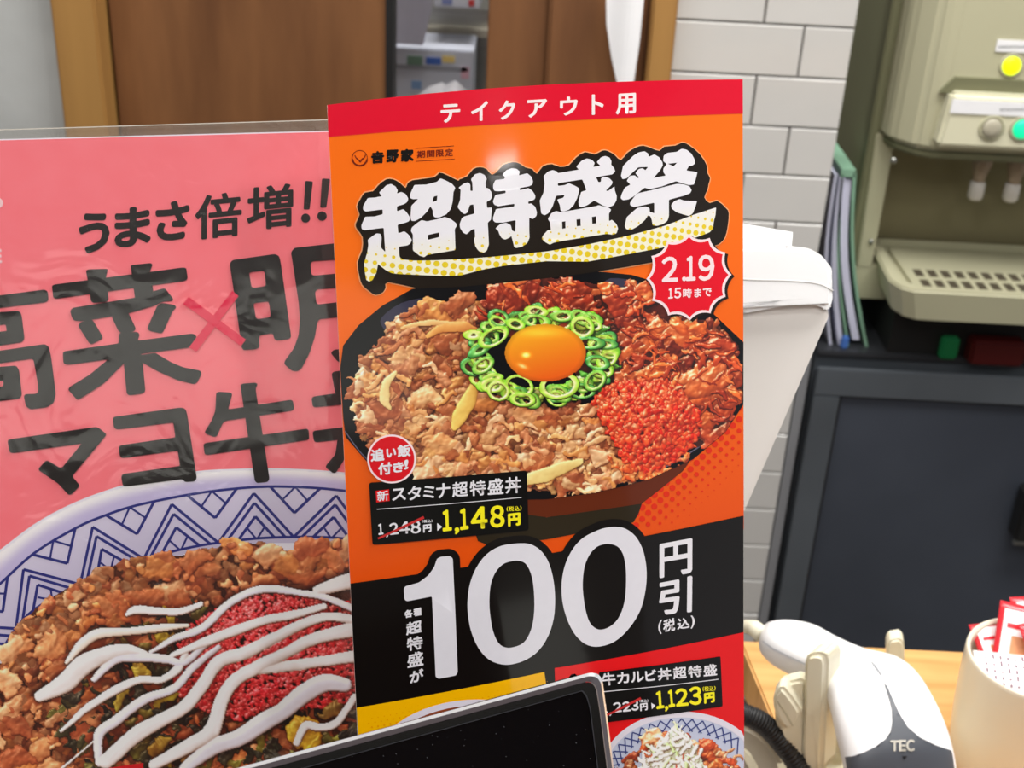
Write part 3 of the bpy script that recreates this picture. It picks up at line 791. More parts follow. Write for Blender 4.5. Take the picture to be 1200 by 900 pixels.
kn = ribbon(catmull([(911, 822), (922, 838), (929, 851)], 4), 1.6); prism('knob_groove', [atY(x, y, tS-.0063) for x, y in kn], Vector((0, .001, 0)), mat('groove_cream', (200, 194, 165), .5), st)
c0 = atZ(952, 893, CZ)
bp = [(925, 862), (960, 850), (1010, 862), (1030, 880), (1030, 960), (930, 960), (905, 890)]
prism('foot', [atZ(x, y, CZ+.006) for x, y in roundcorners(bp, 12, 4)], (0, 0, -.006), M_cream, st, bev=.0015)
# rear peg of the stand seen over the head
tP = atZ(1049, 842, CZ+.004).y
fin('rear_peg', roundcorners([(1039, 757), (1043, 751), (1055, 749), (1060, 755), (1060, 840), (1039, 840)], 3, 2), tP, Vector((.002, .012, .0)), M_cream, st, .0015)
pl = [atY(1039, 835, tP), atY(1060, 835, tP)]
box('rear_foot', (pl[0].x-.02, .56, CZ), (pl[1].x+.002, pl[0].y+.012, CZ+.004), M_cream, st, bev=.001)

# black ribbed cable and the cream moulding below it
cc = [(850, 820, .985), (866, 834, .99), (880, 840, .99), (897, 850, .985), (914, 868, .975), (932, 892, .962), (948, 920, .95), (960, 950, .935), (972, 985, .93+.008)]
pp = catmull([tuple(atZ(x, y, z)) for x, y, z in cc], 24)
tag(tube('ribbed_cable', pp, .0062, mat('black_cable', (30, 31, 34), .5, .2, 40), n=16, ridge=.07, per=4.0), 'thick black ribbed cable curving in front of the scanner stand', 'cable')
mo = [(850, 846), (872, 848), (890, 856), (905, 872), (917, 892), (930, 925), (925, 960), (850, 960)]
tM = (atZ(890, 880, .945)-Vector(EYE)).dot(Vector(_F))
prism_o = prism('cable_housing', [atT(x, y, tM) for x, y in roundcorners(mo, 10, 4)], Vector((.0, .03, -.02)), mat('warm_grey_plastic', (176, 168, 152), .35, .05, 10), bev=.004, seg=3)
tag(prism_o, 'warm grey rounded housing beside the black ribbed cable at the bottom', 'housing')
hl = [(872, 852), (884, 866), (893, 884), (900, 912)]
prism('pale_edge', [atT(x, y, tM-.0015) for x, y in ribbon([(866, 880), (876, 888), (884, 902), (890, 930)], 10)], Vector((0, .004, 0)), M_cream, prism_o, bev=.0005)

# ------------------------------------------------------------------ tub of sachets
cT = atZ(1214, 771, CZ+.085)
Rr = (atZ(1214+79.5, 771+4, CZ+.085)-cT).length
M_tub = mat('cream_tub', (238, 228, 206), .28, .02, 8)
H_ = .085
prof = [(Rr*.60, .001), (Rr*.80, .0), (Rr*.86, .006), (Rr*.90, .018), (Rr*.945, .036), (Rr*.965, .052), (Rr*.98, .068), (Rr*.985, H_-.006), (Rr*.985, H_-.002), (Rr*.965, H_), (Rr*.93, H_-.001), (Rr*.915, H_-.004), (Rr*.92, .06), (Rr*.85, .03), (Rr*.5, .006)]
pr = catmull(prof, 4)
tub = tag(lathe('sauce_tub', [tuple(p) for p in pr], (cT.x, cT.y, CZ), M_tub, n=96), 'round cream plastic tub full of red and white sachets on the oak counter', 'tub')
M_red = mat('packet_red', (215, 40, 52), .3, .05, 30, coat=.4); M_pkw = mat('packet_white', (246, 243, 243), .3, .02, 30, coat=.4); M_pko = mat('packet_orange', (232, 160, 110), .4, .3, 90)
M_txt = mat('packet_text', (128, 100, 112), .5)
def packet(c, rx, ry, ang, tilt, roll, body, label, kind):
    """a pillow sachet: crimped red or white ends, printed panel"""
    W, Hh, T = rx, ry, .0022
    Mx = Matrix.Translation(c) @ Matrix.Rotation(ang, 4, 'Z') @ Matrix.Rotation(tilt, 4, 'X') @ Matrix.Rotation(roll, 4, 'Y')
    o = bmesh.new(); N = 12; top = []; bot = []
    for j in range(N+1):
        rt, rb = [], []
        for i in range(N+1):
            u, v = i/N*2-1, j/N*2-1
            th = T*max(0, (1-u**4)*(1-abs(v)**6))**.7
            rt.append(o.verts.new(Mx @ Vector((u*W/2, v*Hh/2, th+.0002)))); rb.append(o.verts.new(Mx @ Vector((u*W/2, v*Hh/2, -th*.6))))
        top.append(rt); bot.append(rb)
    for j in range(N):
        for i in range(N):
            o.faces.new((top[j][i], top[j][i+1], top[j+1][i+1], top[j+1][i])); o.faces.new((bot[j][i], bot[j+1][i], bot[j+1][i+1], bot[j][i+1]))
    for i in range(N):
        o.faces.new((top[0][i], bot[0][i], bot[0][i+1], top[0][i+1])); o.faces.new((top[N][i], top[N][i+1], bot[N][i+1], bot[N][i]))
        o.faces.new((top[i][0], top[i+1][0], bot[i+1][0], bot[i][0])); o.faces.new((top[i][N], bot[i][N], bot[i+1][N], top[i+1][N]))
    p = link('sauce_sachet', bm_mesh('sauce_sachet', o), body, None, True)
    tag(p, label, 'sachet', 'sachets in the cream tub')
    def patch(name, u0, v0, u1, v1, m, lift=.0003):
        b = bmesh.new(); K = 6; g = []
        for j in range(K+1):
            r = []
            for i in range(K+1):
                u = u0+(u1-u0)*i/K; v = v0+(v1-v0)*j/K; th = T*max(0, (1-u**4)*(1-abs(v)**6))**.7
                r.append(b.verts.new(Mx @ Vector((u*W/2, v*Hh/2, th+.0002+lift))))
            g.append(r)
        for j in range(K):
            for i in range(K): b.faces.new((g[j][i], g[j][i+1], g[j+1][i+1], g[j+1][i]))
        return link(name, bm_mesh(name, b), m, p)
    if kind == 'front':
        patch('printed_panel', -.78, -.8, .78, .8, M_pkw); patch('printed_picture', -.35, -.55, .4, .1, M_pko, .0006)
        patch('red_print', -.6, .3, .6, .42, M_red, .0006)
    else:
        for r_ in range(7):
            for q in range(5):
                patch('print_line', -.7+r_*.22, -.8+q*.34, -.63+r_*.22, -.80+q*.34+.1+.16*((r_*7+q*3)%4)/3, M_txt)
    return p
zt = CZ+H_
pk = [((1166, 760), -.012, .024, .034, .25, .55, .0, M_red, 'red-edged sachet leaning at the left inside the tub', 'front'),
      ((1193, 752), -.004, .028, .046, -.30, .80, .1, M_red, 'red-edged sachet with an orange picture standing in the tub middle', 'front'),
      ((1182, 789), -.010, .040, .026, -.08, .45, .0, M_pkw, 'white sachet with small print lying at the tub front', 'back'),
      ((1212, 730), -.012, .028, .034, .15, .8, .0, M_red, 'pinkish red sachet standing at the back of the tub', 'front'),
      ((1232, 770), -.006, .030, .046, .35, .7, .0, M_red, 'red-edged sachet in the right half of the tub', 'front'),
      ((1215, 800), -.014, .034, .030, .1, .4, .1, M_pkw, 'white sachet lying low at the tub front beside the small-print one', 'back')]
for (px, dz, rx, ry, a, ti, ro_, m, lb, kd) in pk:
    c = atZ(px[0], px[1], zt+dz); packet(c, rx, ry, a, ti, ro_, m, lb, kd)
lathe('fill_sachets', [(Rr*.80, 0), (Rr*.82, .018), (Rr*.5, .024), (.001, .026)], (cT.x, cT.y, CZ+.022), M_pkw, tub, 24)

# ------------------------------------------------------------------ black glossy display in front
TD = .405
class Dev: pass
e1 = (atT(697, 790, TD+.0)-atT(290, 900, TD-.012)).normalized()
dv = Sheet((407, -110, 90), (70, 1500, 330), (640, 830), .398)
def dp(x, y, z): return Vector(dv.p3(dv.uv([(x, y)]), z)[0])
dev = empty('customer_display', dp(560, 1010, -.01), 'black glossy tilted display with a clear shining rim in front of the posters', 'display')
n_ = -Vector(dv.n)*.009
out_ = roundcorners([(120, 946), (694, 790.5), (703, 792), (708, 799), (712, 830), (735, 1010), (745, 1080), (150, 1240)], 5, 4)
def off(px, z): return [dp(x, y, z) for x, y in px]
ins = lambda d: roundcorners([(120, 946+d*1.04), (694-d*.6, 790.5+d*1.02), (703-d, 792+d*1.0), (708-d*1.05, 799+d*.9), (712-d*1.05, 830), (735-d*1.05, 1010), (745-d, 1080), (150, 1240)], 5, 4)
M_rimc = mat('silver_rim', (240, 240, 244), .16, .02, 10, metal=.6)
M_smoke = mat('smoked_clear_rim', (84, 76, 80), .06, .1, 20, coat=1, metal=.2, coatr=.02)
def frame(name, o, i, zo, zi, m, par):
    a = off(o, zo); b = off(i, zi); bm = bmesh.new(); A = [bm.verts.new(p) for p in a]; B = [bm.verts.new(p) for p in b]; n = len(A)
    for k in range(n): bm.faces.new((A[k], A[(k+1) % n], B[(k+1) % n], B[k]))
    return link(name, bm_mesh(name, bm), m, par)
prism('back_shell', off(ins(15), -.0022), n_, M_black, dev, bev=.002)
frame('silver_rim', ins(0), ins(2.6), -.0016, -.0008, M_rimc, dev)
frame('clear_bevel', ins(2.6), ins(8), -.0008, -.0002, M_smoke, dev)
frame('inner_line', ins(8), ins(9), -.0002, -.0006, mat('thin_silver_line', (200, 200, 205), .2, metal=.5), dev)
frame('bezel', ins(9), ins(19), -.0004, -.0004, M_black, dev)
scr = prism('screen', off(ins(19), -.0009), -Vector(dv.n)*.001, M_screen, dev)
frame('screen_edge', ins(18.6), ins(19.8), -.0003, -.0003, mat('edge_grey', (52, 52, 58), .3), dev)
# dust specks on the glass
rs = random.Random(3); bm = bmesh.new()
for _ in range(46):
    x, y = rs.uniform(400, 705), rs.uniform(812, 899)
    if y < 812+(690-x)*.27: continue
    r = rs.uniform(.25, .7); q = [dp(x+r*math.cos(a), y+r*.8*math.sin(a), -.0005) for a in (0, 1.2, 2.6, 3.7, 5)]
    bm.faces.new([bm.verts.new(p) for p in q])
ds = link('dust', bm_mesh('dust', bm), mat('dust_grey', (110, 110, 115), .9), dev); ds['kind'] = 'stuff'
ft = dp(560, 1060, -.012)
box('stand', (ft.x-.05, ft.y-.012, LZ), (ft.x+.05, ft.y+.004, max(ft.z, LZ+.01)), M_black, dev, bev=.002)

# ------------------------------------------------------------------ printed inks
def ink(name, rgb, rough=.28, coat=.35, var=.015): return mat(name, rgb, rough, var, 300, coat=coat, coatr=.07, spec=.22)
I_orange = ink('orange_ink', (252, 112, 14)); I_red = ink('red_ink', (226, 8, 44)); I_red2 = ink('scarlet_ink', (226, 18, 24)); I_black = ink('black_ink', (17, 13, 12)); I_white = ink('white_ink', (232, 230, 236))
I_black2 = ink('label_black_ink', (6, 5, 5)); I_title_bg = ink('brown_black_ink', (30, 22, 15)); I_yel = ink('yellow_ink', (250, 186, 0)); I_ylw = ink('price_yellow_ink', (248, 236, 30)); I_strike = ink('strike_red_ink', (196, 44, 44))
I_dred = ink('dark_red_ink', (120, 30, 10)); I_vermil = ink('vermilion_ink', (222, 44, 14)); I_bowl = ink('bowl_black_ink', (12, 12, 16)); I_bowlb = ink('bowl_underside_ink', (98, 38, 14)); I_foot = ink('bowl_foot_ink', (44, 36, 22))
I_pinkw = ink('pinkish_white_ink', (252, 226, 230)); I_green = ink('dark_olive_ink', (40, 36, 24))

# ================================================================== ORANGE POSTER
card = Sheet((4900, -640, 1500), (280, 9600, 1500), (630, 450), .462, bow=.0055, hw=.082)
def edgeL(y): return 383.5+(y-123)*.0482
def edgeR(y): return 870.3+(y-93)*.0026
def ybot(sh, x):
    lo, hi = 900.0, 1400.0
    for _ in range(40):
        m = (lo+hi)/2
        if sh.p3(sh.uv([(x, m)]), 0)[0][2] > LZ+.001: lo = m
        else: hi = m
    return lo
YL, YR = ybot(card, 430), ybot(card, 871)
outl = [(383.5, 123), (430, 117.3), (500, 109.8), (570, 103.8), (640, 99.3), (710, 96.3), (790, 93.8), (870.3, 93)]
CARD = outl+[(edgeR(y), y) for y in (300, 600, 850, YR)]+[(edgeL(YL), YL)]+[(edgeL(y), y) for y in (850, 600, 300)]
cb_ = card.p3(card.uv([(640, ybot(card, 640))]), 0)[0]
pc = empty('poster', Vector(cb_), 'tall glossy orange and red takeout poster with a beef bowl and a big 100, foremost', 'poster')
core = card.poly('card_stock', [CARD], ink('card_stock', (235, 228, 222)), -6, pc)
bm = bmesh.new(); bm.from_mesh(core.data); bmesh.ops.solidify(bm, geom=bm.faces[:], thickness=.0004); bm.to_mesh(core.data); bm.free()
P_ = lambda nm, pl, m, ly: card.poly(nm, pl, m, ly, pc)
def orange_gradient():
    nt = I_orange.node_tree; b = nt.nodes['Principled BSDF']; uv = nt.nodes.new('ShaderNodeUVMap'); uv.uv_map = 'print'
    sp = nt.nodes.new('ShaderNodeSeparateXYZ'); nt.links.new(uv.outputs[0], sp.inputs[0])
    mr = nt.nodes.new('ShaderNodeMapRange'); nt.links.new(sp.outputs[1], mr.inputs[0])
    mr.inputs[1].default_value = float(card.uv([(600, 280)])[0][1]*4); mr.inputs[2].default_value = float(card.uv([(600, 660)])[0][1]*4)
    mx = nt.nodes.new('ShaderNodeMixRGB'); nt.links.new(mr.outputs[0], mx.inputs[0]); mx.inputs[1].default_value = (*lin((252, 112, 14)), 1); mx.inputs[2].default_value = (*lin((228, 80, 10)), 1)
    for l in list(b.inputs['Base Color'].links): nt.links.remove(l)
    nt.links.new(mx.outputs[0], b.inputs['Base Color'])
orange_gradient()
P_('orange_ground', [outl+[(edgeR(y), y) for y in (300, 620)]+[(edgeL(y), y) for y in (710, 600, 300)]], I_orange, 0)
hb = [(870.5, 133.2), (780, 136), (700, 139.5), (600, 144.5), (500, 151), (384.8, 160.5)]
P_('red_header', [outl+hb], I_red, 2)
hh = 2.0
T = crop(500, 90, 4.615)
def q4(x0, y0, x1, y1, s=None, f=T):
    s = (x1-x0)*.06 if s is None else s
    return f([(x0, y0+s), (x1, y0), (x1, y1-s), (x0, y1)])
hd = [('テ', 75, 145, 180, 250), ('イ', 240, 130, 330, 242), ('ク', 390, 125, 478, 235), ('ア', 543, 120, 650, 222), ('ウ', 720, 105, 815, 212), ('ト', 893, 92, 955, 207), ('用', 1022, 87, 1130, 205)]
card.text('header_lettering', [(c, q4(*b)) for c, *b in hd], ink('header_white', (252, 236, 236)), 4, pc, bold=.75)

# restaurant crest and name
T = crop(400, 165, 7.5)
rg = circle(161, 152, 70, 48); rg2 = circle(161, 152, 64, 48)
crest = [[T(rg), T(rg2)]]
for k in range(13):
    a = PI*.08+PI*.84*k/12; crest.append(T(circle(161+66*math.cos(a), 152+66*math.sin(a), 9, 8)))
crest.append(T(ribbon(catmull([(118, 128), (130, 152), (150, 168), (165, 186), (180, 166), (200, 150), (212, 122)], 4), [3, 6, 10, 13, 10, 6, 3]+[4]*18 if 0 else 9)))
crest.append(T(ribbon(catmull([(134, 152), (162, 172), (190, 150)], 4), 7)))
card.poly('crest', crest, I_dred, 4, pc)
nm = [('𠮷', 262, 88, 375, 202), ('野', 395, 75, 503, 193), ('家', 522, 68, 635, 187)]
card.text('shop_name', [(c, q4(*b, f=T)) for c, *b in nm], I_black, 4, pc, bold=.95)
lm = [('期', 665, 85, 735, 152), ('間', 750, 82, 818, 146), ('限', 832, 76, 900, 141), ('定', 912, 68, 980, 138)]
card.text('small_lettering', [(c, q4(*b, f=T)) for c, *b in lm], I_dred, 4, pc, bold=.22, n=6)
card.poly('rule', [T(ribbon([(650, 66), (988, 45)], 5)), T(ribbon([(655, 180), (995, 160)], 5))], I_dred, 4, pc)

# ---- title traced stroke by stroke
A1, A2_, A3, A4 = crop(415, 200, 6.43), crop(530, 185, 7.5), crop(625, 175, 7.5), crop(720, 165, 6.923)
sw_up = [(508.3, 305), (538, 303.7), (580, 300.5), (640, 294.6), (690, 286), (735, 276.3), (777.8, 264.7), (812, 251.7), (838.4, 243)]
sw_tip = [(837.7, 251.7), (835.6, 260), (834.8, 267.6), (831, 272), (821, 276), (813.9, 278.4)]
sw_lo = [(776, 290), (724, 300), (688, 306.5), (640, 306), (592, 311), (564, 316), (540, 322.5), (520, 323.4), (496, 322.4), (466, 321)]
hashi = list(A1([(240, 110), (275, 100), (310, 120), (327, 150), (318, 172), (352, 160), (385, 175), (406, 210), (398, 235), (375, 252), (320, 268), (320, 306), (368, 290), (392, 312), (420, 355), (412, 380), (390, 390), (324, 408), (330, 472), (376, 456), (408, 482), (432, 520), (422, 548), (398, 563), (336, 572), (338, 640), (345, 656), (370, 670), (450, 677)]))
hashi += [np.array(p) for p in sw_up+sw_tip+sw_lo]
hashi += list(A1([(280, 772), (235, 748), (205, 725), (178, 703), (165, 770), (135, 825), (110, 836), (87, 820), (78, 760), (72, 700), (95, 620), (105, 560), (100, 520), (165, 472), (195, 475), (205, 500), (200, 580), (232, 612), (220, 430), (140, 440), (75, 449), (55, 440), (52, 412), (80, 347), (150, 345), (213, 328), (212, 292), (150, 300), (85, 308), (65, 295), (65, 268), (100, 206), (150, 203), (207, 192), (185, 165)]))
g_to = A1([(450, 108), (540, 105), (620, 85), (648, 58), (690, 75), (735, 100), (760, 130), (745, 160), (740, 230), (725, 290), (690, 330), (640, 352), (605, 352), (590, 335), (590, 300), (572, 268), (545, 310), (500, 355), (455, 380), (428, 378), (422, 350), (428, 265), (480, 212), (440, 215), (418, 205), (420, 175)])
h_to = A1([(600, 195), (624, 188), (620, 225), (588, 238), (590, 210)])
g_ku = A1([(430, 430), (470, 395), (505, 372), (545, 382), (640, 362), (680, 348), (725, 365), (765, 395), (770, 415), (755, 440), (760, 598), (600, 625), (545, 635), (525, 652), (490, 640), (440, 600), (440, 480), (425, 455)])
h_ku = A1([(552, 484), (637, 465), (638, 500), (553, 521)])
g_ushi = A2_([(160, 190), (195, 145), (240, 132), (280, 150), (300, 185), (288, 215), (290, 262), (315, 268), (340, 300), (345, 345), (330, 370), (298, 385), (302, 440), (343, 435), (343, 460), (335, 545), (308, 568), (318, 760), (300, 815), (270, 835), (230, 820), (200, 780), (186, 720), (197, 690), (193, 620), (160, 635), (140, 655), (120, 672), (90, 655), (65, 615), (62, 580), (80, 530), (100, 515), (190, 490), (182, 408), (150, 415), (140, 450), (130, 480), (105, 495), (80, 480), (42, 432), (65, 370), (70, 280), (50, 262), (100, 225), (135, 215), (155, 235), (155, 290), (175, 292), (172, 215)])
g_tera = A2_([(435, 150), (470, 108), (520, 90), (560, 95), (590, 120), (580, 155), (655, 135), (690, 165), (705, 205), (700, 235), (670, 250), (588, 265), (588, 285), (665, 265), (700, 290), (725, 330), (725, 355), (710, 370), (662, 385), (665, 405), (690, 400), (725, 430), (740, 480), (735, 510), (705, 538), (672, 525), (672, 640), (675, 700), (655, 750), (610, 780), (560, 792), (540, 785), (530, 740), (515, 685), (500, 700), (460, 718), (430, 705), (410, 670), (400, 640), (375, 618), (420, 580), (470, 570), (510, 590), (522, 640), (550, 650), (553, 547), (440, 568), (375, 568), (355, 550), (355, 520), (380, 450), (540, 428), (543, 403), (465, 414), (400, 425), (365, 412), (352, 385), (375, 325), (465, 310), (465, 288), (400, 293), (365, 290), (355, 265), (355, 235), (375, 195), (455, 185), (458, 165)])
g_naru = A3([(85, 235), (125, 195), (165, 182), (205, 195), (210, 210), (395, 178), (372, 152), (420, 100), (465, 80), (510, 92), (535, 120), (520, 155), (585, 145), (552, 112), (590, 70), (625, 58), (665, 72), (682, 105), (678, 135), (705, 165), (715, 195), (690, 220), (545, 245), (568, 290), (590, 285), (590, 255), (620, 240), (665, 255), (692, 285), (685, 310), (632, 362), (650, 368), (708, 325), (712, 365), (728, 410), (725, 450), (700, 490), (660, 510), (610, 495), (530, 450), (470, 490), (420, 510), (395, 500), (392, 460), (415, 375), (462, 358), (425, 265), (210, 298), (212, 322), (270, 315), (310, 298), (370, 325), (400, 345), (395, 375), (380, 430), (350, 490), (310, 530), (260, 548), (235, 540), (228, 490), (205, 440), (260, 425), (270, 400), (195, 408), (165, 500), (130, 560), (95, 580), (65, 565), (52, 450), (85, 380), (95, 300)])
g_sara = A3([(122, 612), (155, 560), (195, 542), (240, 552), (540, 500), (570, 490), (600, 499), (650, 508), (680, 530), (660, 565), (660, 632), (685, 618), (725, 655), (740, 695), (725, 740), (690, 750), (640, 742), (280, 800), (175, 820), (140, 838), (100, 815), (68, 785), (85, 750), (125, 708), (150, 710), (142, 640)])
h_sara = [A3(h) for h in ([(248, 636), (277, 632), (278, 693), (250, 698)], [(374, 616), (410, 612), (412, 672), (377, 676)], [(510, 594), (546, 588), (548, 650), (513, 654)])]
g_mat1 = A4([(65, 205), (150, 120), (190, 95), (240, 85), (270, 105), (272, 132), (318, 110), (360, 135), (385, 175), (388, 200), (365, 240), (312, 302), (360, 292), (412, 282), (392, 255), (392, 225), (420, 188), (390, 165), (395, 120), (425, 98), (500, 90), (540, 65), (580, 72), (620, 105), (645, 150), (648, 185), (625, 203), (600, 205), (578, 240), (668, 255), (655, 310), (640, 355), (600, 360), (540, 343), (495, 328), (460, 340), (380, 370), (280, 392), (240, 380), (190, 420), (150, 452), (110, 475), (65, 482), (45, 465), (55, 430), (80, 380), (125, 355), (95, 325), (120, 285), (160, 280), (188, 306), (193, 292), (165, 265), (190, 230), (225, 222), (246, 240), (268, 212), (190, 215), (150, 250), (95, 305), (60, 312), (48, 285)])
h_mat1 = A4([(428, 186), (503, 178), (475, 207)])
g_mat2 = A4([(165, 442), (190, 424), (300, 400), (400, 374), (500, 350), (555, 352), (605, 370), (622, 400), (610, 425), (560, 445), (437, 478), (437, 610), (425, 650), (390, 675), (340, 690), (305, 685), (298, 640), (285, 610), (268, 605), (245, 640), (190, 690), (140, 718), (95, 718), (78, 695), (95, 620), (150, 570), (180, 545), (250, 532), (280, 545), (282, 580), (300, 580), (318, 590), (318, 502), (230, 522), (150, 538), (122, 520), (122, 500)])
g_mat3 = A4([(455, 520), (480, 490), (525, 472), (560, 485), (665, 488), (650, 540), (630, 590), (600, 610), (560, 600), (500, 580), (460, 550)])
def sm(p, r=1.2): return roundcorners(p, r, 3)
title = [[sm(hashi)], [sm(g_to), h_to], [sm(g_ku), h_ku], [sm(g_ushi)], [sm(g_tera)], [sm(g_naru)], [sm(g_sara)]+h_sara, [sm(g_mat1), h_mat1], [sm(g_mat2)], [sm(g_mat3)]]
# black surround of the title
sur = A1([(20, 270), (45, 215), (80, 165), (140, 155), (180, 110), (240, 65), (290, 65), (340, 90), (385, 130), (400, 100), (440, 72), (600, 50), (640, 15), (700, 35), (780, 75)]).tolist()
sur += A2_([(60, 190), (130, 160), (180, 100), (240, 82), (300, 100), (345, 150), (400, 110), (450, 60), (530, 38), (590, 52), (640, 85), (700, 100), (740, 140)]).tolist()
sur += A3([(80, 150), (160, 130), (230, 155), (310, 140), (370, 75), (450, 25), (535, 45), (600, 12), (650, 15), (710, 50), (765, 95)]).tolist()
sur += A4([(105, 95), (170, 55), (230, 40), (300, 62), (362, 82), (400, 48), (490, 40), (545, 15), (600, 35), (690, 110), (745, 200), (750, 260), (772, 305), (760, 350), (750, 400), (725, 460), (770, 505), (830, 487), (900, 545)]).tolist()
sur += [(853.5, 250), (852, 266), (849, 278), (843, 285), (836, 288), (800, 300), (760, 308), (700, 318), (640, 326), (540, 336), (503, 337), (490, 338)]
sur += A1([(255, 838), (235, 880), (215, 915), (160, 935), (110, 905), (60, 860), (40, 800), (25, 690), (60, 600), (62, 500), (20, 440), (10, 400), (40, 330)]).tolist()
sur = catmull(sur, 2, True)
tl_w = P_('title_outline_white', [grow(sur, 1.3)], ink('pale_orange_ink', (255, 176, 120)), 4)
P_('title_surround', [sur], I_title_bg, 9)

# halftone of yellow dots printed over the lower part of the white title
def title_mat():
    m = ink('title_halftone_ink', (238, 236, 242)); nt = m.node_tree; b = nt.nodes['Principled BSDF']
    uv = nt.nodes.new('ShaderNodeUVMap'); uv.uv_map = 'print'
    sp = nt.nodes.new('ShaderNodeSeparateXYZ'); nt.links.new(uv.outputs[0], sp.inputs[0])
    def mth(op, a, b_=None, c=None):
        n = nt.nodes.new('ShaderNodeMath'); n.operation = op
        for i, v in enumerate((a, b_, c)):
            if v is None: continue
            if isinstance(v, (int, float)): n.inputs[i].default_value = v
            else: nt.links.new(v, n.inputs[i])
        return n.outputs[0]
    c0 = card.uv([(640, 300)])[0]; va = card.uv([(649.25, 301.45)])[0]-c0; vb = card.uv([(638.55, 309.25)])[0]-c0
    an = card.uv([(415+545/6.43, 200+750/6.43)])[0]
    Mi = np.linalg.inv(np.array([va, vb]).T)
    x = mth('SUBTRACT', mth('DIVIDE', sp.outputs[0], 4), float(an[0])); y = mth('SUBTRACT', mth('DIVIDE', sp.outputs[1], 4), float(an[1]))
    u = mth('ADD', mth('MULTIPLY', x, float(Mi[0, 0])), mth('MULTIPLY', y, float(Mi[0, 1])))
    v = mth('ADD', mth('MULTIPLY', x, float(Mi[1, 0])), mth('MULTIPLY', y, float(Mi[1, 1])))
    # every second column is shifted half a step in the print: quincunx
    fu = mth('SUBTRACT', u, mth('ROUND', u)); fv = mth('SUBTRACT', v, mth('ROUND', v))
    dist = mth('MULTIPLY', mth('SQRT', mth('ADD', mth('MULTIPLY', fu, fu), mth('MULTIPLY', fv, fv))), 9.36)
    # size grows downward from a slanted line
    yy = mth('ADD', mth('MULTIPLY', v, 9.07), mth('MULTIPLY', u, 2.58))
    gr = mth('MULTIPLY', mth('ADD', yy, 36), .115)
    r = mth('MINIMUM', mth('MAXIMUM', gr, 0), 3.45)
    inside = mth('LESS_THAN', dist, r)
    cm = nt.nodes.new('ShaderNodeMapRange'); nt.links.new(yy, cm.inputs[0]); cm.inputs[1].default_value = -40; cm.inputs[2].default_value = -8
    base = nt.nodes.new('ShaderNodeMixRGB'); nt.links.new(cm.outputs[0], base.inputs[0]); base.inputs[1].default_value = (*lin((238, 236, 242)), 1); base.inputs[2].default_value = (*lin((244, 240, 216)), 1)
    mx = nt.nodes.new('ShaderNodeMixRGB'); nt.links.new(inside, mx.inputs[0]); nt.links.new(base.outputs[0], mx.inputs[1]); mx.inputs[2].default_value = (*lin((232, 204, 38)), 1)
    for l in list(b.inputs['Base Color'].links): nt.links.remove(l)
    nt.links.new(mx.outputs[0], b.inputs['Base Color']); return m
P_('title_lettering', title, title_mat(), 11)

# ---- halftone fading over the orange at the lower right of the bowl
dots = []
for i in range(-8, 16):
    for j in range(-1, 6):
        x = 766.9+7.1*i+6.9*j; y = 580-7.3*i+6.2*j
        r = [4.1, 3.9, 3.6, 2.8, 1.9, 1.2, .7][j+1]
        if x > edgeR(y)-r or x < 742 or y > 604+(870-x)*.172-r-1: continue
        dots.append(circle(x, y, r, 14))
P_('halftone_dots', dots, I_vermil, 2)

# ---- black band with the big number
bandtop = [(edgeL(683)+.5, 683.5), (870.6, 604)]
band = [(410.4, 683.5), (870.8, 604), (870.9, 741.5), (edgeL(828)+.3, 829.5)]
P_('black_band', [[band[0], band[1], (871, 762), (edgeL(850), 850)]], I_black, 6)
B1 = crop(460, 600, 4.09); B2_ = crop(640, 600, 5)
one = roundcorners(B1([(212, 222), (228, 213), (272, 209), (287, 220), (292, 330), (300, 500), (311, 765), (302, 781), (220, 797), (205, 788), (195, 560), (187, 403), (68, 426), (56, 418), (52, 368), (60, 354), (125, 336), (170, 302), (198, 262)]), 1.6, 3)
z1o = catmull(B1([(610, 148), (665, 155), (715, 190), (750, 250), (770, 330), (777, 420), (770, 510), (745, 590), (700, 660), (640, 705), (575, 727), (520, 728), (460, 705), (410, 650), (375, 570), (360, 490), (358, 420), (370, 340), (400, 265), (450, 200), (520, 160)]), 3, True)
z1i = catmull(B1([(600, 232), (635, 245), (660, 290), (673, 350), (678, 440), (672, 520), (655, 580), (625, 625), (580, 645), (540, 647), (505, 625), (480, 570), (467, 500), (462, 430), (468, 350), (490, 290), (525, 250), (565, 235)]), 3, True)
z2o = catmull(B2_([(400, 85), (460, 95), (520, 140), (560, 210), (580, 290), (586, 380), (575, 480), (550, 570), (505, 650), (440, 725), (370, 770), (290, 787), (225, 770), (170, 720), (130, 650), (100, 560), (88, 470), (92, 380), (115, 290), (160, 205), (220, 145), (300, 105), (350, 90)]), 3, True)
z2i = catmull(B2_([(370, 185), (415, 200), (445, 240), (462, 310), (466, 400), (460, 500), (440, 580), (405, 640), (360, 675), (315, 687), (280, 675), (250, 640), (228, 570), (214, 480), (212, 400), (222, 320), (250, 250), (290, 205), (330, 188)]), 3, True)
P_('number_surround', [sm(grow(roundcorners(one, 6, 4), 8.5)), grow(z1o, 9), grow(z2o, 9)], I_black, 7)
P_('number_lettering', [[one], [z1o, z1i], [z2o, z2i]], ink('number_white', (226, 224, 232)), 10)
K = lambda pts, f=B2_: f(pts)
card.text('yen_off_lettering', [('円', K([(662, 186), (852, 152), (852, 355), (662, 385)])), ('引', K([(657, 408), (852, 372), (850, 583), (660, 605)]))], I_white, 10, pc, bold=1.15)
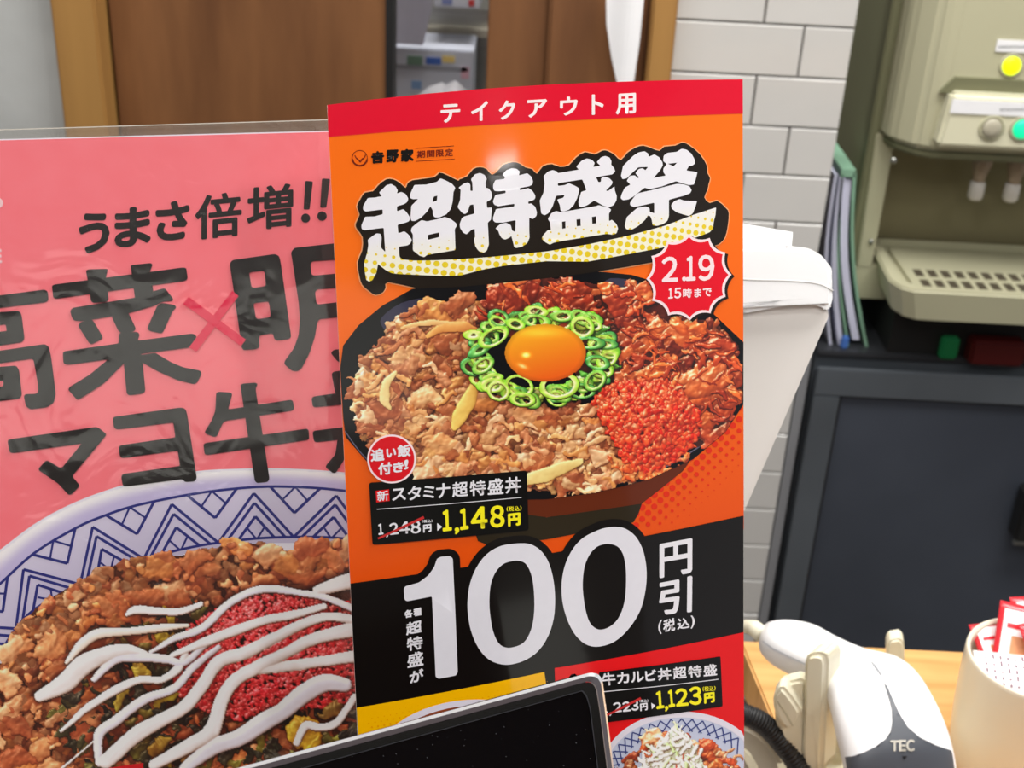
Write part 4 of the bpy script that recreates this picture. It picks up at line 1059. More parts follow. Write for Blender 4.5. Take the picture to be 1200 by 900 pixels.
card.text('tax_lettering', [('(', K([(655, 632), (675, 628), (672, 712), (655, 714)])), ('税', K([(683, 630), (752, 616), (752, 693), (683, 703)])), ('込', K([(765, 624), (838, 612), (838, 676), (765, 688)])), (')', K([(845, 604), (866, 600), (866, 676), (845, 682)]))], I_white, 10, pc, bold=.4, n=6)
card.text('side_lettering', [('各', B1([(55, 470), (94, 462), (96, 500), (57, 508)])), ('種', B1([(98, 462), (136, 455), (138, 492), (100, 500)])), ('超', B1([(62, 530), (138, 514), (140, 574), (64, 590)])), ('特', B1([(66, 602), (142, 590), (144, 652), (68, 666)])),
     ('盛', B1([(68, 678), (145, 662), (147, 732), (70, 746)])), ('が', B1([(78, 762), (146, 746), (148, 804), (82, 820)]))], I_white, 10, pc, bold=.5)

# ---- lower panels
P_('yellow_panel', [[(edgeL(828)+.3, 829), (637.5, 787), (641, 812), (652, ybot(card, 652)), (edgeL(YL), YL)]], I_yel, 8)
P_('red_panel', [[(649.5, 782.5), (871, 740.5), (871.5, 900), (edgeR(YR)-.1, YR), (665, ybot(card, 665))]], I_red2, 8)
yd = []
for i in range(30):
    for j in range(5):
        x = 432+i*7.2+(j % 2)*3.6; y = 845-(x-420)*.185+j*5.2-6
        if .3+j*.28 > 0 and 825-(x-420)*.19 < y: yd.append(circle(x, y, .4+j*.3, 8))
P_('halftone_dots', yd, ink('amber_ink', (240, 158, 0)), 9)

# ---- star badge
BD = crop(750, 260, 7.5)
tips = [(422, 105), (605, 140), (742, 268), (797, 463), (745, 657), (612, 803), (430, 865), (240, 822), (100, 692), (48, 500), (92, 300), (228, 172)]
def star(k, dx=0, dy=0):
    out = []; cx, cy = 422, 482
    for a, b in zip(tips, tips[1:]+tips[:1]):
        mx, my = (a[0]+b[0])/2, (a[1]+b[1])/2; mx += (cx-mx)*.17; my += (cy-my)*.17
        for j in range(6):
            t = j/6; px = (1-t)**2*a[0]+2*t*(1-t)*mx+t*t*b[0]; py = (1-t)**2*a[1]+2*t*(1-t)*my+t*t*b[1]
            out.append((cx+(px-cx)*k+dx, cy+(py-cy)*k+dy))
    return BD(out)
P_('badge_shadow', [star(1.0, 26, 14)], I_title_bg, 14)
P_('badge_border', [star(1.0)], I_pinkw, 15)
P_('badge', [star(.925)], ink('badge_red', (230, 8, 36)), 16)
card.text('badge_lettering', [('２', BD([(185, 308), (322, 300), (322, 524), (185, 530)])), ('.', BD([(362, 480), (396, 480), (396, 520), (362, 520)])), ('１', BD([(398, 300), (476, 296), (476, 516), (398, 520)])), ('９', BD([(505, 290), (642, 284), (642, 512), (505, 520)]))], I_pinkw, 18, pc, bold=.85)
card.text('badge_small_lettering', [(c, q4(*b, s=3, f=BD)) for c, *b in [('１', 242, 580, 278, 675), ('５', 292, 576, 352, 673), ('時', 368, 583, 446, 668), ('ま', 468, 582, 530, 662), ('で', 543, 578, 620, 654)]], I_pinkw, 18, pc, bold=.42)

# ---- round badge and price label on the left
LB = crop(420, 500, 5)
P_('label', [roundcorners(LB([(60, 326), (983, 254), (994, 604), (80, 690)]), 3, 3)], I_black2, 14)
P_('round_badge_border', [circle(458.4, 537.4, 28.6, 48)], I_pinkw, 15)
P_('round_badge', [circle(458.4, 537.4, 26.4, 48)], ink('round_red', (218, 14, 30)), 16)
card.text('round_badge_lettering', [(c, q4(*b, s=8, f=LB)) for c, *b in [('追', 70, 122, 150, 203), ('い', 160, 120, 218, 180), ('飯', 224, 98, 303, 178), ('付', 112, 203, 192, 282), ('き', 200, 200, 262, 268), ('!', 266, 186, 288, 252)]], I_white, 18, pc, bold=.6)
P_('new_mark', [LB([(98, 373), (176, 364), (180, 432), (103, 441)])], I_red2, 16)
card.text('new_mark_lettering', [('新', LB([(105, 376), (172, 368), (174, 428), (108, 436)]))], I_white, 18, pc, bold=.3)
def line(s, TL, TR, BR, BL, widths, f, gap=.12):
    TL, TR, BR, BL = [np.array(v, float) for v in (TL, TR, BR, BL)]; tot = sum(widths)+gap*(len(s)-1); a = 0; out = []
    for ch, w in zip(s, widths):
        t0, t1 = a/tot, (a+w)/tot; a += w+gap
        sh = {'ミ': (.08, .95), 'ナ': (.0, 1), 'ス': (.08, .95), 'タ': (.0, 1), 'カ': (.05, .95), 'ル': (.08, .95), 'ビ': (.05, .95)}.get(ch, (0, 1))
        tl, tr, bl, br = TL+(TR-TL)*t0, TL+(TR-TL)*t1, BL+(BR-BL)*t0, BL+(BR-BL)*t1
        out.append((ch, f([tl+(bl-tl)*sh[0], tr+(br-tr)*sh[0], tl*0+tr+(br-tr)*sh[1], tl+(bl-tl)*sh[1]])))
    return out
card.text('label_lettering', line('スタミナ超特盛丼', (192, 356), (948, 288), (950, 384), (195, 436), [.88, .85, .72, .88, 1, 1, 1, 1], LB), I_white, 16, pc, bold=.42)
P_('rule', [LB(ribbon([(106, 481), (952, 412)], 4))], I_white, 16)
card.text('old_price', [('１', LB([(112, 566), (140, 563), (143, 628), (117, 632)])), (',', LB([(160, 622), (172, 620), (172, 644), (160, 648)])), ('２', LB([(178, 562), (228, 558), (232, 626), (182, 632)])), ('４', LB([(234, 556), (296, 551), (298, 622), (238, 628)])), ('８', LB([(302, 550), (360, 545), (362, 620), (306, 626)])), ('円', LB([(376, 572), (424, 566), (425, 612), (377, 618)]))], I_white, 16, pc, bold=.5)
tiny = lambda x0, y0, x1, y1, s, f: line('(税込)', (x0, y0+s), (x1, y0), (x1, y1-s), (x0, y1), [.25, .9, .9, .25], f)
card.text('tax_lettering', tiny(370, 540, 430, 560, 3, LB), I_white, 16, pc, bold=.14, n=6); card.text('tax_lettering', tiny(865, 460, 952, 494, 5, LB), I_ylw, 16, pc, bold=.14, n=6)
P_('price_strike', [LB(ribbon([(112, 652), (380, 527)], [12, 15]))], I_strike, 18)
P_('arrow', [LB([(458, 562), (488, 583), (459, 608)])], I_white, 16)
card.text('new_price', [('１', LB([(488, 486), (538, 480), (542, 606), (494, 612)])), (',', LB([(562, 588), (586, 585), (586, 624), (562, 630)])), ('１', LB([(590, 478), (636, 472), (640, 598), (596, 604)])), ('４', LB([(655, 470), (750, 462), (753, 592), (658, 600)])), ('８', LB([(766, 462), (850, 454), (853, 584), (770, 592)])), ('円', LB([(872, 508), (944, 500), (946, 574), (874, 582)]))], I_ylw, 16, pc, bold=.95)

# ---- label on the red panel
RB = crop(700, 780, 4.615)
P_('label', [roundcorners([(701, 787), (843.5, 768.4), (846, 827), (716, 845), (708, 846)], 2, 3)], I_black2, 14)
card.text('label_lettering', line('牛カルビ丼超特盛', (18, 38), (640, -14), (643, 48), (25, 106), [.98, .9, .95, .8, 1, 1, 1, 1], RB), I_white, 16, pc, bold=.42)
P_('rule', [RB(ribbon([(22, 138), (650, 70)], 4))], I_white, 16)
card.text('old_price', [('１', RB([(28, 204), (48, 202), (50, 252), (32, 254)])), (',', RB([(62, 248), (72, 246), (72, 266), (62, 270)])), ('２', RB([(80, 196), (124, 192), (128, 246), (84, 250)])), ('２', RB([(130, 192), (172, 188), (176, 242), (134, 246)])), ('３', RB([(178, 186), (216, 182), (220, 237), (182, 242)])), ('円', RB([(226, 202), (266, 196), (268, 236), (228, 242)]))], I_white, 16, pc, bold=.5)
card.text('tax_lettering', tiny(224, 178, 270, 196, 3, RB), I_white, 16, pc, bold=.14, n=6); card.text('tax_lettering', tiny(565, 106, 634, 136, 4, RB), I_ylw, 16, pc, bold=.14, n=6)
P_('price_strike', [RB(ribbon([(45, 264), (230, 172)], [10, 14]))], I_strike, 18)
P_('arrow', [RB([(287, 197), (309, 211), (290, 232)])], I_white, 16)
card.text('new_price', [('１', RB([(310, 136), (350, 130), (356, 226), (318, 232)])), (',', RB([(362, 214), (378, 212), (378, 240), (362, 246)])), ('１', RB([(376, 128), (408, 124), (414, 218), (384, 224)])), ('１', RB([(0, 0), (0, 0), (0, 0), (0, 0)])), ('２', RB([(416, 122), (482, 116), (488, 212), (422, 218)])), ('３', RB([(490, 112), (556, 106), (560, 206), (496, 212)])), ('円', RB([(572, 146), (628, 138), (630, 194), (574, 202)]))][:3]+[('２', RB([(416, 122), (482, 116), (488, 212), (422, 218)])), ('３', RB([(490, 112), (556, 106), (560, 206), (496, 212)])), ('円', RB([(572, 146), (628, 138), (630, 194), (574, 202)]))], I_ylw, 16, pc, bold=.8)

# ---- printed beef bowl
bo = [(398.6, 432), (402, 405), (420, 381), (448, 358), (482, 339), (530, 325), (600, 317), (680, 316), (740, 322), (790, 337), (835, 367), (873.8, 401), (870.9, 440), (870.9, 474), (850, 506), (812, 538), (760, 562), (700, 577), (640, 585), (580, 586), (520, 580), (470, 566), (430, 541), (405, 512), (402, 490)]
bo = [(min(x, edgeR(y)-.2), y) for x, y in bo]
P_('bowl_underside', [[(585, 580), (700, 575), (810, 538), (800, 552), (765, 580), (752, 590), (742, 596), (590, 610), (560, 612), (520, 590)]], I_bowlb, 3)
P_('bowl_foot', [[(545, 592), (640, 606), (752, 590), (748, 602), (742, 612), (640, 632), (575, 640), (560, 634)]], I_foot, 4)
P_('bowl_body', [bo], I_bowl, 5)
gl_ = [ribbon(catmull([(404, 505), (430, 538), (470, 562), (520, 577)], 5), [1.2]*16), ribbon(catmull([(700, 571), (760, 556), (815, 526), (848, 498)], 5), 1.6)]
P_('bowl_rim_line', gl_, ink('rim_grey_ink', (98, 92, 112)), 6)
I_sh = ink('sheen_ink', (58, 56, 76))
P_('bowl_sheen', [catmull([(447, 372), (470, 355), (500, 349), (502, 356), (480, 366), (455, 385), (448, 383)], 3, True)], I_sh, 6)
P_('bowl_sheen', [catmull([(715, 326), (745, 330), (770, 345), (762, 352), (735, 340), (708, 336)], 3, True)], I_sh, 6)

def food_main():
    p = Paint(396, 314, 872, 586, .8, 11); rs = p.rs
    beef = [(418, 498), (412, 455), (430, 412), (455, 385), (475, 366), (500, 354), (535, 350), (562, 354), (566, 385), (550, 420), (565, 460), (620, 478), (680, 474), (712, 480), (722, 520), (742, 558), (700, 574), (640, 576), (560, 566), (500, 556), (455, 540), (430, 520)]
    pal = [(226, 166, 116), (214, 148, 98), (202, 132, 92), (228, 172, 128), (178, 104, 64), (218, 152, 94), (206, 132, 74), (160, 88, 54)]
    for poly, c_, g_l in ((beef, (168, 116, 84), .2), ([(562, 380), (575, 335), (605, 320), (700, 330), (765, 340), (790, 365), (840, 378), (864, 404), (868, 462), (852, 500), (828, 522), (735, 545), (700, 470), (640, 400)], (112, 40, 20), .5)):
        p.put((slice(None), slice(None)), inpoly(p.X+p.WX*.5, p.Y+p.WY*.5, poly), np.full(p.X.shape, -3.0), np.array(c_, float), g_l)
    for c in p.inside(beef, 700):
        p.lump(c[0], c[1], rs.uniform(5, 10), rs.uniform(4, 7), rs.uniform(-.9, .9), rs.uniform(0, 3), np.array(pal[rs.randint(8)])*rs.uniform(.74, .9), .3, rs.uniform(-.3, .3), .12, hs=.6)
    for c in p.inside(beef, 330):
        a = rs.uniform(6, 12); p.lump(c[0], c[1], a, a*rs.uniform(.5, .8), rs.uniform(-.9, .7), rs.uniform(2, 6), np.array(pal[rs.randint(8)])*rs.uniform(.9, 1.06), .32, rs.uniform(-.5, .5), .13, hs=.55)
    for c in p.inside(beef, 60):
        a = rs.uniform(13, 24); p.lump(c[0], c[1], a, a*rs.uniform(.4, .62), rs.uniform(-.8, .6), rs.uniform(4, 6.5), np.array(pal[rs.randint(8)])*rs.uniform(.96, 1.1), .34, rs.uniform(-.5, .5), .14, .35, hs=.3, rf=.3)
    for c in p.inside(beef, 420):
        p.lump(c[0], c[1], rs.uniform(2.5, 5), rs.uniform(2, 3.6), rs.uniform(0, 3), rs.uniform(3, 7), np.array(pal[rs.randint(8)])*rs.uniform(.95, 1.12), .45, 0, .05, 0, hs=.7, warp=.6)
    for c in p.inside(beef, 90):   # folds and frilled edges
        a = rs.uniform(-.9, .9); L = rs.uniform(7, 15); b = rs.uniform(-5, 5)
        p.stroke([(c[0]-L*math.cos(a), c[1]-L*math.sin(a)), (c[0]-b*math.sin(a), c[1]+b*math.cos(a)), (c[0]+L*math.cos(a), c[1]+L*math.sin(a)), (c[0]+L*1.2*math.cos(a+.5), c[1]+L*1.2*math.sin(a+.5))], [3, 6, rs.uniform(5, 9), 3], rs.uniform(6, 9), np.array(pal[rs.randint(8)])*rs.uniform(.98, 1.1), .3, .45)
    # glazed pieces
    red = [(142, 48, 22), (164, 62, 28), (122, 38, 18), (186, 84, 38), (150, 54, 20), (190, 92, 48)]
    for poly, n1, n2 in (([(565, 370), (570, 345), (590, 326), (605, 320), (628, 330), (632, 352), (615, 378), (590, 382)], 60, 16), ([(628, 372), (632, 350), (648, 328), (670, 330), (695, 345), (702, 370), (690, 395), (660, 386)], 70, 18),
                         ([(700, 400), (705, 345), (712, 330), (740, 333), (765, 345), (762, 372), (740, 400)], 60, 14), ([(722, 440), (725, 395), (750, 375), (790, 365), (840, 378), (862, 404), (868, 430), (866, 462), (852, 500), (830, 520), (810, 500), (795, 452), (760, 436), (735, 450)], 300, 70)):
        for c in p.inside(poly, n1): p.lump(c[0], c[1], rs.uniform(5, 9), rs.uniform(3, 6), rs.uniform(-1.5, 1.5), rs.uniform(0, 3), np.array(red[rs.randint(6)])*rs.uniform(.6, .9), .9, 0, .15, hs=.6)
        for c in p.inside(poly, n2): 
            a = rs.uniform(8, 20); p.lump(c[0], c[1], a, a*rs.uniform(.35, .6), rs.uniform(-.9, 1.0), rs.uniform(3, 7), np.array(red[rs.randint(6)])*rs.uniform(.9, 1.2), 1.1, rs.uniform(-.6, .6), .14, .3, rf=.35, hs=.4)
    for (x, y, a, b, an, z) in ((598, 350, 32, 27, -.5, 6), (664, 352, 32, 22, .3, 6), (722, 352, 20, 18, .1, 6), (752, 346, 14, 12, .2, 6), (795, 395, 36, 15, .25, 6), (838, 408, 26, 16, .3, 7), (770, 432, 26, 13, -.5, 7), (822, 446, 34, 19, -.35, 8), (848, 478, 24, 12, -1.1, 7), (748, 400, 20, 10, -.6, 6)):
        p.lump(x, y, a, b, an, z, np.array(red[rs.randint(6)])*1.12, 1.2, rs.uniform(-.3, .3), .1, .3, hs=.22, rf=.25)
    for poly, nn in (([(565, 370), (590, 326), (628, 330), (615, 378)], 16), ([(635, 372), (648, 328), (695, 345), (690, 395)], 18), ([(705, 400), (712, 330), (762, 345), (745, 400)], 14), ([(735, 440), (750, 380), (850, 385), (866, 450), (840, 510), (800, 460)], 60)):
        for c in p.inside(poly, nn):
            a = rs.uniform(-1.2, 1.2); L = rs.uniform(5, 14); b = rs.uniform(-5, 5)
            p.stroke([(c[0]-L*math.cos(a), c[1]-L*math.sin(a)), (c[0]-b*math.sin(a), c[1]+b*math.cos(a)), (c[0]+L*math.cos(a), c[1]+L*math.sin(a))], [2, rs.uniform(4, 8), 2], rs.uniform(9, 13), np.array(red[rs.randint(6)])*rs.uniform(1.0, 1.3), 1.1, .5)
    # onions
    for pts, w, c in (([(556, 452), (548, 470), (538, 488), (532, 500)], [12, 19, 18, 8], (232, 178, 92)), ([(462, 436), (452, 450), (450, 468), (456, 478)], [5, 11, 12, 4], (238, 196, 130)), ([(500, 394), (520, 384), (545, 384), (562, 392)], [5, 12, 13, 8], (226, 150, 84)),
                      ([(618, 562), (640, 556), (662, 546), (680, 540)], [14, 17, 14, 6], (226, 186, 116)), ([(470, 384), (500, 378), (530, 379)], [3, 8, 5], (232, 170, 110))):
        p.stroke(pts, w, 11, c, .35, .28, nw=.25, warp=.2)
    # red mince mound
    mound = [(692, 470), (705, 456), (730, 446), (765, 441), (795, 448), (806, 470), (820, 488), (818, 512), (795, 538), (760, 552), (735, 548), (722, 522), (708, 502)]
    for c in p.inside(mound, 1700):
        d = math.hypot((c[0]-758)/62, (c[1]-494)/52)
        p.lump(c[0], c[1], rs.uniform(2.0, 5.0), rs.uniform(1.8, 4.0), rs.uniform(0, 3), 8+9*max(0, 1-d*d)+rs.uniform(-1.2, 1.2), np.array([(236, 62, 26), (224, 48, 20), (242, 84, 42), (212, 36, 16), (238, 100, 58)][rs.randint(5)])*rs.uniform(.86, 1.06), .75, 0, .05, 0, warp=.35)
    for c in p.inside([(700, 530), (735, 546), (790, 545), (812, 520), (800, 548), (760, 562), (730, 560)], 90):
        p.lump(c[0], c[1], rs.uniform(3, 6), rs.uniform(2, 4), rs.uniform(0, 3), rs.uniform(5, 9), np.array([(226, 92, 40), (214, 116, 62)][rs.randint(2)]), .5, 0, .1, .4)
    # spring onion rings round the yolk
    gp = [((72, 138, 34), (196, 222, 112)), ((108, 168, 28), (214, 232, 120)), ((38, 104, 44), (150, 196, 96)), ((140, 196, 36), (226, 240, 150))]
    for k in range(90):
        a = rs.rand()*2*PI; q = rs.uniform(.95, 1.15)
        cx, cy = 634+math.cos(a)*68*q, 415+math.sin(a)*44*q
        if cx < 560: continue
        p.lump(cx, cy, rs.uniform(7, 14), rs.uniform(3, 6), rs.uniform(-1, 1), rs.uniform(9, 12), np.array([(70, 130, 40), (150, 190, 70), (210, 224, 160), (96, 150, 50)][rs.randint(4)], float), .6, .2, .1, hs=.5)
    for k in range(64):
        a = rs.rand()*2*PI; q = rs.uniform(.98, 1.28)
        cx, cy = 636+math.cos(a)*60*q+ (4 if math.cos(a) > 0 else -6), 415+math.sin(a)*42*q
        if math.cos(a) < -.2: cx -= 6
        co, ci = gp[rs.randint(4)]; rr = rs.uniform(10, 17)
        p.ring(cx, cy, rr, rr*rs.uniform(.45, .75), rs.uniform(-.7, .7), rs.uniform(3.2, 5.0), rs.uniform(13, 20), np.array(co, float), np.array(ci, float))
    for (cx, cy, a, b, an, w, i) in ((655, 452, 24, 16, -.15, 5, 3), (608, 452, 18, 13, .3, 4, 1), (584, 458, 14, 12, .2, 4, 3), (612, 468, 16, 9, .1, 4, 1), (682, 383, 15, 13, .4, 5, 1), (690, 402, 20, 8, .05, 4, 2), (697, 446, 15, 11, -.7, 4, 0), (578, 395, 20, 11, -.5, 4, 1), (562, 410, 16, 7, -.5, 5, 2), (628, 376, 18, 8, .1, 4, 0), (604, 380, 12, 7, .2, 4, 1), (700, 425, 15, 9, .2, 4, 2), (566, 428, 15, 9, -.6, 4, 0)):
        p.ring(cx, cy, a, b, an, w, 22+rs.rand()*2, np.array(gp[i][0], float), np.array(gp[i][1], float))
    sl = p.win(638.5, 413.5, 52); X, Y = p.X[sl], p.Y[sl]
    u = (X-638.5)/47.5; v = (Y-413.5)/34.0; r = np.sqrt(u*u+v*v)
    rgb = p.finish(spec=165)
    # yolk with its own soft shading and two window glints, as printed
    m = r < 1
    t = np.clip(.5+.5*(u*.35+v*.95)*1.05, 0, 1)[..., None]
    col = np.array([255, 178, 22])*(1-t)+np.array([238, 92, 4])*t
    col = col*(1-.35*np.clip(r-.86, 0, 1)[..., None]*3)
    g1 = np.exp(-(((X-616)/4.5)**2+((Y-416)/3)**2)*1.1); g2 = np.exp(-(((X-612)/5)**2+(((Y-429)-(X-612)*.35)/2.5)**2)); g3 = np.exp(-(((X-632)/26)**2+((Y-390)/5)**2))
    col = col+g1[..., None]*np.array([200, 190, 160])+g2[..., None]*np.array([60, 110, 130])+g3[..., None]*np.array([20, 40, 30])
    q = rgb[sl]; q[m] = np.clip(col, 0, 255)[m]; p.M[sl] |= m
    return p, rgb
M_ink = ink_mat('photo_ink', .3, .3)
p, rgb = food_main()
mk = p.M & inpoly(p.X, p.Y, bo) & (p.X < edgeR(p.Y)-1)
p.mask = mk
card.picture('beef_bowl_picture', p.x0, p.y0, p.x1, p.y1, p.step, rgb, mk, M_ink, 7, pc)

# ---- small printed bowl on the red panel and the rim on the yellow panel
P_('small_bowl_rim', [[np.array([(min(x, 871.2), y) for x, y in circle(798, 905, 95, 60, 72)]), np.array([(min(x, 871.1), y) for x, y in circle(798, 907, 90, 60, 67)])],
                      [circle(560, 905, 128, 60, 86)[:60], circle(560, 908, 122, 60, 82)]], ink('bowl_white_ink', (226, 220, 232)), 11)
P_('small_bowl_inner', [np.array([(min(x, 871.1), y) for x, y in circle(798, 907, 90, 60, 67)])], ink('pale_blue_ink', (196, 202, 224)), 10)
lat = []
for k in range(-2, 26):
    for sg in (-1, 1):
        a0 = PI+PI*k/22; a1 = a0+sg*.17
        pA = (798+88*math.cos(a0), 907+65.5*math.sin(a0)); pB = (798+76*math.cos(a1), 912+56*math.sin(a1))
        if max(pA[0], pB[0]) < 870.5 and min(pA[1], pB[1]) < 905: lat.append(ribbon([pA, pB], 1.5))
P_('bowl_lattice', lat, ink('cobalt_ink', (62, 72, 132)), 12)
P_('small_bowl_inner', [circle(560, 908, 122, 60, 82)], ink('brown_food_ink', (150, 70, 34)), 10)
def food_small():
    p = Paint(712, 838, 872, 925, .9, 5); rs = p.rs
    m = circle(798, 918, 78, 50, 62)
    pal = [(206, 104, 52), (190, 84, 40), (222, 128, 76), (176, 72, 40), (226, 150, 104)]
    for c in p.inside(m, 260): p.lump(c[0], c[1], rs.uniform(4, 8), rs.uniform(3, 5), rs.uniform(-1, 1), rs.uniform(0, 4), np.array(pal[rs.randint(5)])*.8, .5, 0, .15, .5)
    for c in p.inside(m, 80):
        a = rs.uniform(8, 15); p.lump(c[0], c[1], a, a*rs.uniform(.35, .6), rs.uniform(-.8, .8), rs.uniform(3, 6), np.array(pal[rs.randint(5)])*1.05, .6, rs.uniform(-.5, .5), .14, .9)
    mo = [(790, 846), (804, 858), (820, 885), (832, 915), (740, 920), (756, 880), (772, 866)]
    p.put((slice(None), slice(None)), inpoly(p.X+p.WX*.4, p.Y+p.WY*.4, mo), 9+.0*p.X, np.array((218, 226, 200), float), .3)
    for c in p.inside(mo, 110):
        a = rs.uniform(0, 3.1); L = rs.uniform(8, 17); col = [(240, 244, 232), (226, 236, 206), (206, 222, 150), (246, 248, 244)][rs.randint(4)]
        p.stroke([(c[0]-L/2*math.cos(a), c[1]-L/2*math.sin(a)), (c[0]+rs.uniform(-3, 3), c[1]+rs.uniform(-3, 3)), (c[0]+L/2*math.cos(a), c[1]+L/2*math.sin(a))], rs.uniform(2.6, 4.6), rs.uniform(10, 15), col, .4, .5, nw=.4, warp=.3)
    return p, p.finish(amb=.5)
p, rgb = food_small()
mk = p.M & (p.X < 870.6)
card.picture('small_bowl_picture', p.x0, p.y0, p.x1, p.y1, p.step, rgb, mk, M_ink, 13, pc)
def food_strip():
    p = Paint(460, 826, 640, 870, 1.2, 9); rs = p.rs
    for c in p.inside(circle(560, 912, 112, 50, 80), 500): p.lump(c[0], c[1], rs.uniform(4, 9), rs.uniform(3, 5), rs.uniform(-1, 1), rs.uniform(0, 6), np.array([(200, 110, 60), (180, 84, 44), (220, 140, 96)][rs.randint(3)]), .5, 0, .15, .5)
    return p, p.finish()
p, rgb = food_strip(); card.picture('small_bowl_picture', p.x0, p.y0, p.x1, p.y1, p.step, rgb, p.M, M_ink, 12, pc)

# ================================================================== PINK POSTER IN ITS CLEAR SLEEVE
pk = Sheet((7590, -511, 1500), (350, 9600, 1500), (383, 500), .474)
ed = lambda x: 163.5-x*.0258
pb = pk.p3(pk.uv([(200, 1065)]), 0)[0]
pp = empty('poster', Vector(pb), 'pink poster with big black lettering over a mayonnaise-topped rice bowl, in the clear sleeve', 'poster')
I_pink = mat('pink_ink', (252, 122, 132), .45, .03, 120, rgb2=(250, 116, 126)); 
g_ = lambda n, c: mat(n, c, .45, .03, 120)
G_blk = g_('letter_black', (22, 15, 14)); G_wht = g_('picture_white', (232, 228, 238)); G_blue = g_('pattern_blue', (36, 40, 122)); G_lav = g_('pattern_ground', (208, 202, 226)); G_x = g_('cross_red', (228, 26, 72)); G_pw = g_('pale_pink_ink', (250, 206, 210)); G_red = g_('tag_red', (214, 20, 30))
XL, XR = -150, 470
P2 = lambda nm, pl, m, ly: pk.poly(nm, pl, m, ly, pp)
ZL, ZR = ybot(pk, XL-30), ybot(pk, XR+18)
core = P2('paper_sheet', [[(XL, ed(XL)-.5), (XR, ed(XR)-.5), (XR+18, ZR), (XL-30, ZL)]], G_wht, -6)
P2('pink_ground', [[(XL, ed(XL)+1), (XR, ed(XR)+1), (XR+18, ZR), (XL-30, ZL)]], I_pink, 0)
ro = catmull([(-60, 690), (-30, 664), (0, 644), (40, 614), (80, 592), (120, 576), (160, 564), (200, 556), (240, 551), (280, 549.2), (320, 548.6), (360, 550), (404, 553.5), (460, 562), (480, 566)], 4)
ln1 = catmull([(-60, 736), (-30, 708), (0, 684), (40, 648), (88, 619), (120, 605), (160, 592), (224, 579), (270, 573), (312, 570), (360, 571), (404, 575), (460, 584), (480, 588)], 4)
ln2 = catmull([(-60, 830), (-30, 798), (0, 764), (16, 740), (40, 714), (80, 692), (120, 672), (160, 657), (224, 641), (270, 634), (312, 630), (360, 629), (404, 631), (460, 640), (480, 643)], 4)
low_ = [(486, 1030), (-100, 1040)]
P2('bowl_rim', [list(map(tuple, ro))+low_], G_wht, 2)
def rim_shade():   # printed picture of glazed porcelain: its own soft tone
    p = Paint(-4, 545, 412, 790, 1.6, 3)
    a = np.interp(p.X, ro[:, 0], ro[:, 1]); b = np.interp(p.X, ln1[:, 0], ln1[:, 1]); t = (p.Y-a)/np.maximum(b-a, 1)
    lo_ = np.interp(p.X, ln2[:, 0], ln2[:, 1]); m = (t > .06) & (p.Y < lo_+8)
    c1, c2, c3 = np.array([246, 242, 244]), np.array([196, 184, 222]), np.array([212, 204, 226])
    tt = np.clip(t, 0, 1)[..., None]; u = np.clip((p.Y-b)/(lo_-b), 0, 1)[..., None]
    f1 = np.clip((tt-.15)/.6, 0, 1); f1 = f1*f1*(3-2*f1)
    rgb = (c1*(1-f1)+c2*f1); rgb = np.where(t[..., None] > 1, c3*(1-u*.35)+np.array([168, 156, 190])*u*.35, rgb)
    return p, rgb, m
p, rgb, m_ = rim_shade(); M_ink2 = ink_mat('photo_ink_matt', .45, 0)
pk.picture('bowl_rim_picture', p.x0, p.y0, p.x1, p.y1, p.step, rgb, m_, M_ink2, 3, pp)
# zigzag pattern between the two blue lines
def sL(q):   # arc-length parametrised along the rim
    a = np.array([np.interp(np.linspace(-60, 480, 400), ln1[:, 0], ln1[:, 1]), np.interp(np.linspace(-60, 480, 400), ln2[:, 0], ln2[:, 1])])
    return a
xs_ = np.linspace(-60, 480, 600); y1_ = np.interp(xs_, ln1[:, 0], ln1[:, 1]); y2_ = np.interp(xs_, ln2[:, 0], ln2[:, 1])
al = np.concatenate([[0], np.cumsum(np.hypot(np.diff(xs_), np.diff(y1_)))])
a312 = np.interp(297, xs_, al); PER = 98.0
def sq(s, q):   # s in periods from the trough near x=246, q 0 (outer line) .. 1 (inner line)
    L = a312+(s)*PER; x = np.interp(L, al, xs_); ya = np.interp(x, xs_, y1_)
    dx = np.interp(L+2, al, xs_)-np.interp(L-2, al, xs_); dy = np.interp(L+2, al, y1_)-np.interp(L-2, al, y1_); d = math.hypot(dx, dy); nx, ny = -dy/d, dx/d
    # travel along the inward normal until the inner line
    h = 62
    for _ in range(5):
        px, py = x+nx*h, ya+ny*h; h += (np.interp(px, xs_, y2_)-py)*.7*ny
    return (x+nx*h*q, ya+ny*h*q)
zz = []
def seg(s0, q0, s1, q1, w):
    if q1 < q0: s0, q0, s1, q1 = s1, q1, s0, q0
    if q1 > 1: s1 = s0+(s1-s0)*(1-q0)/(q1-q0); q1 = 1
    if q0 < 0: s0 = s0+(s1-s0)*(0-q0)/(q1-q0); q0 = 0
    if q1-q0 < .02: return
    a, b = sq(s0, q0), sq(s1, q1)
    if max(a[0], b[0]) < -12 or min(a[0], b[0]) > 440: return
    zz.append(ribbon([a, b], w))
for k in range(-5, 4):
    s = k
    for sg in (-1, 1):
        for c in (.12, .31, .57):   # nested chevrons pointing to the outer line
            seg(s, c, s+sg*.5, c+.88, 3.3)
        seg(s+.5, .52, s+.5+sg*.30, 0, 3.3)      # hanging triangle, a diamond inside
        seg(s+.5, 0, s+.5+sg*.15, .26, 2.4)
        seg(s, 1.02, s+sg*.11, .80, 2.4)
P2('rim_pattern', zz, G_blue, 5)
ll = [ribbon(ln1, 3.0), ribbon(ln2, 3.0)]
P2('rim_line', ll, G_blue, 6)

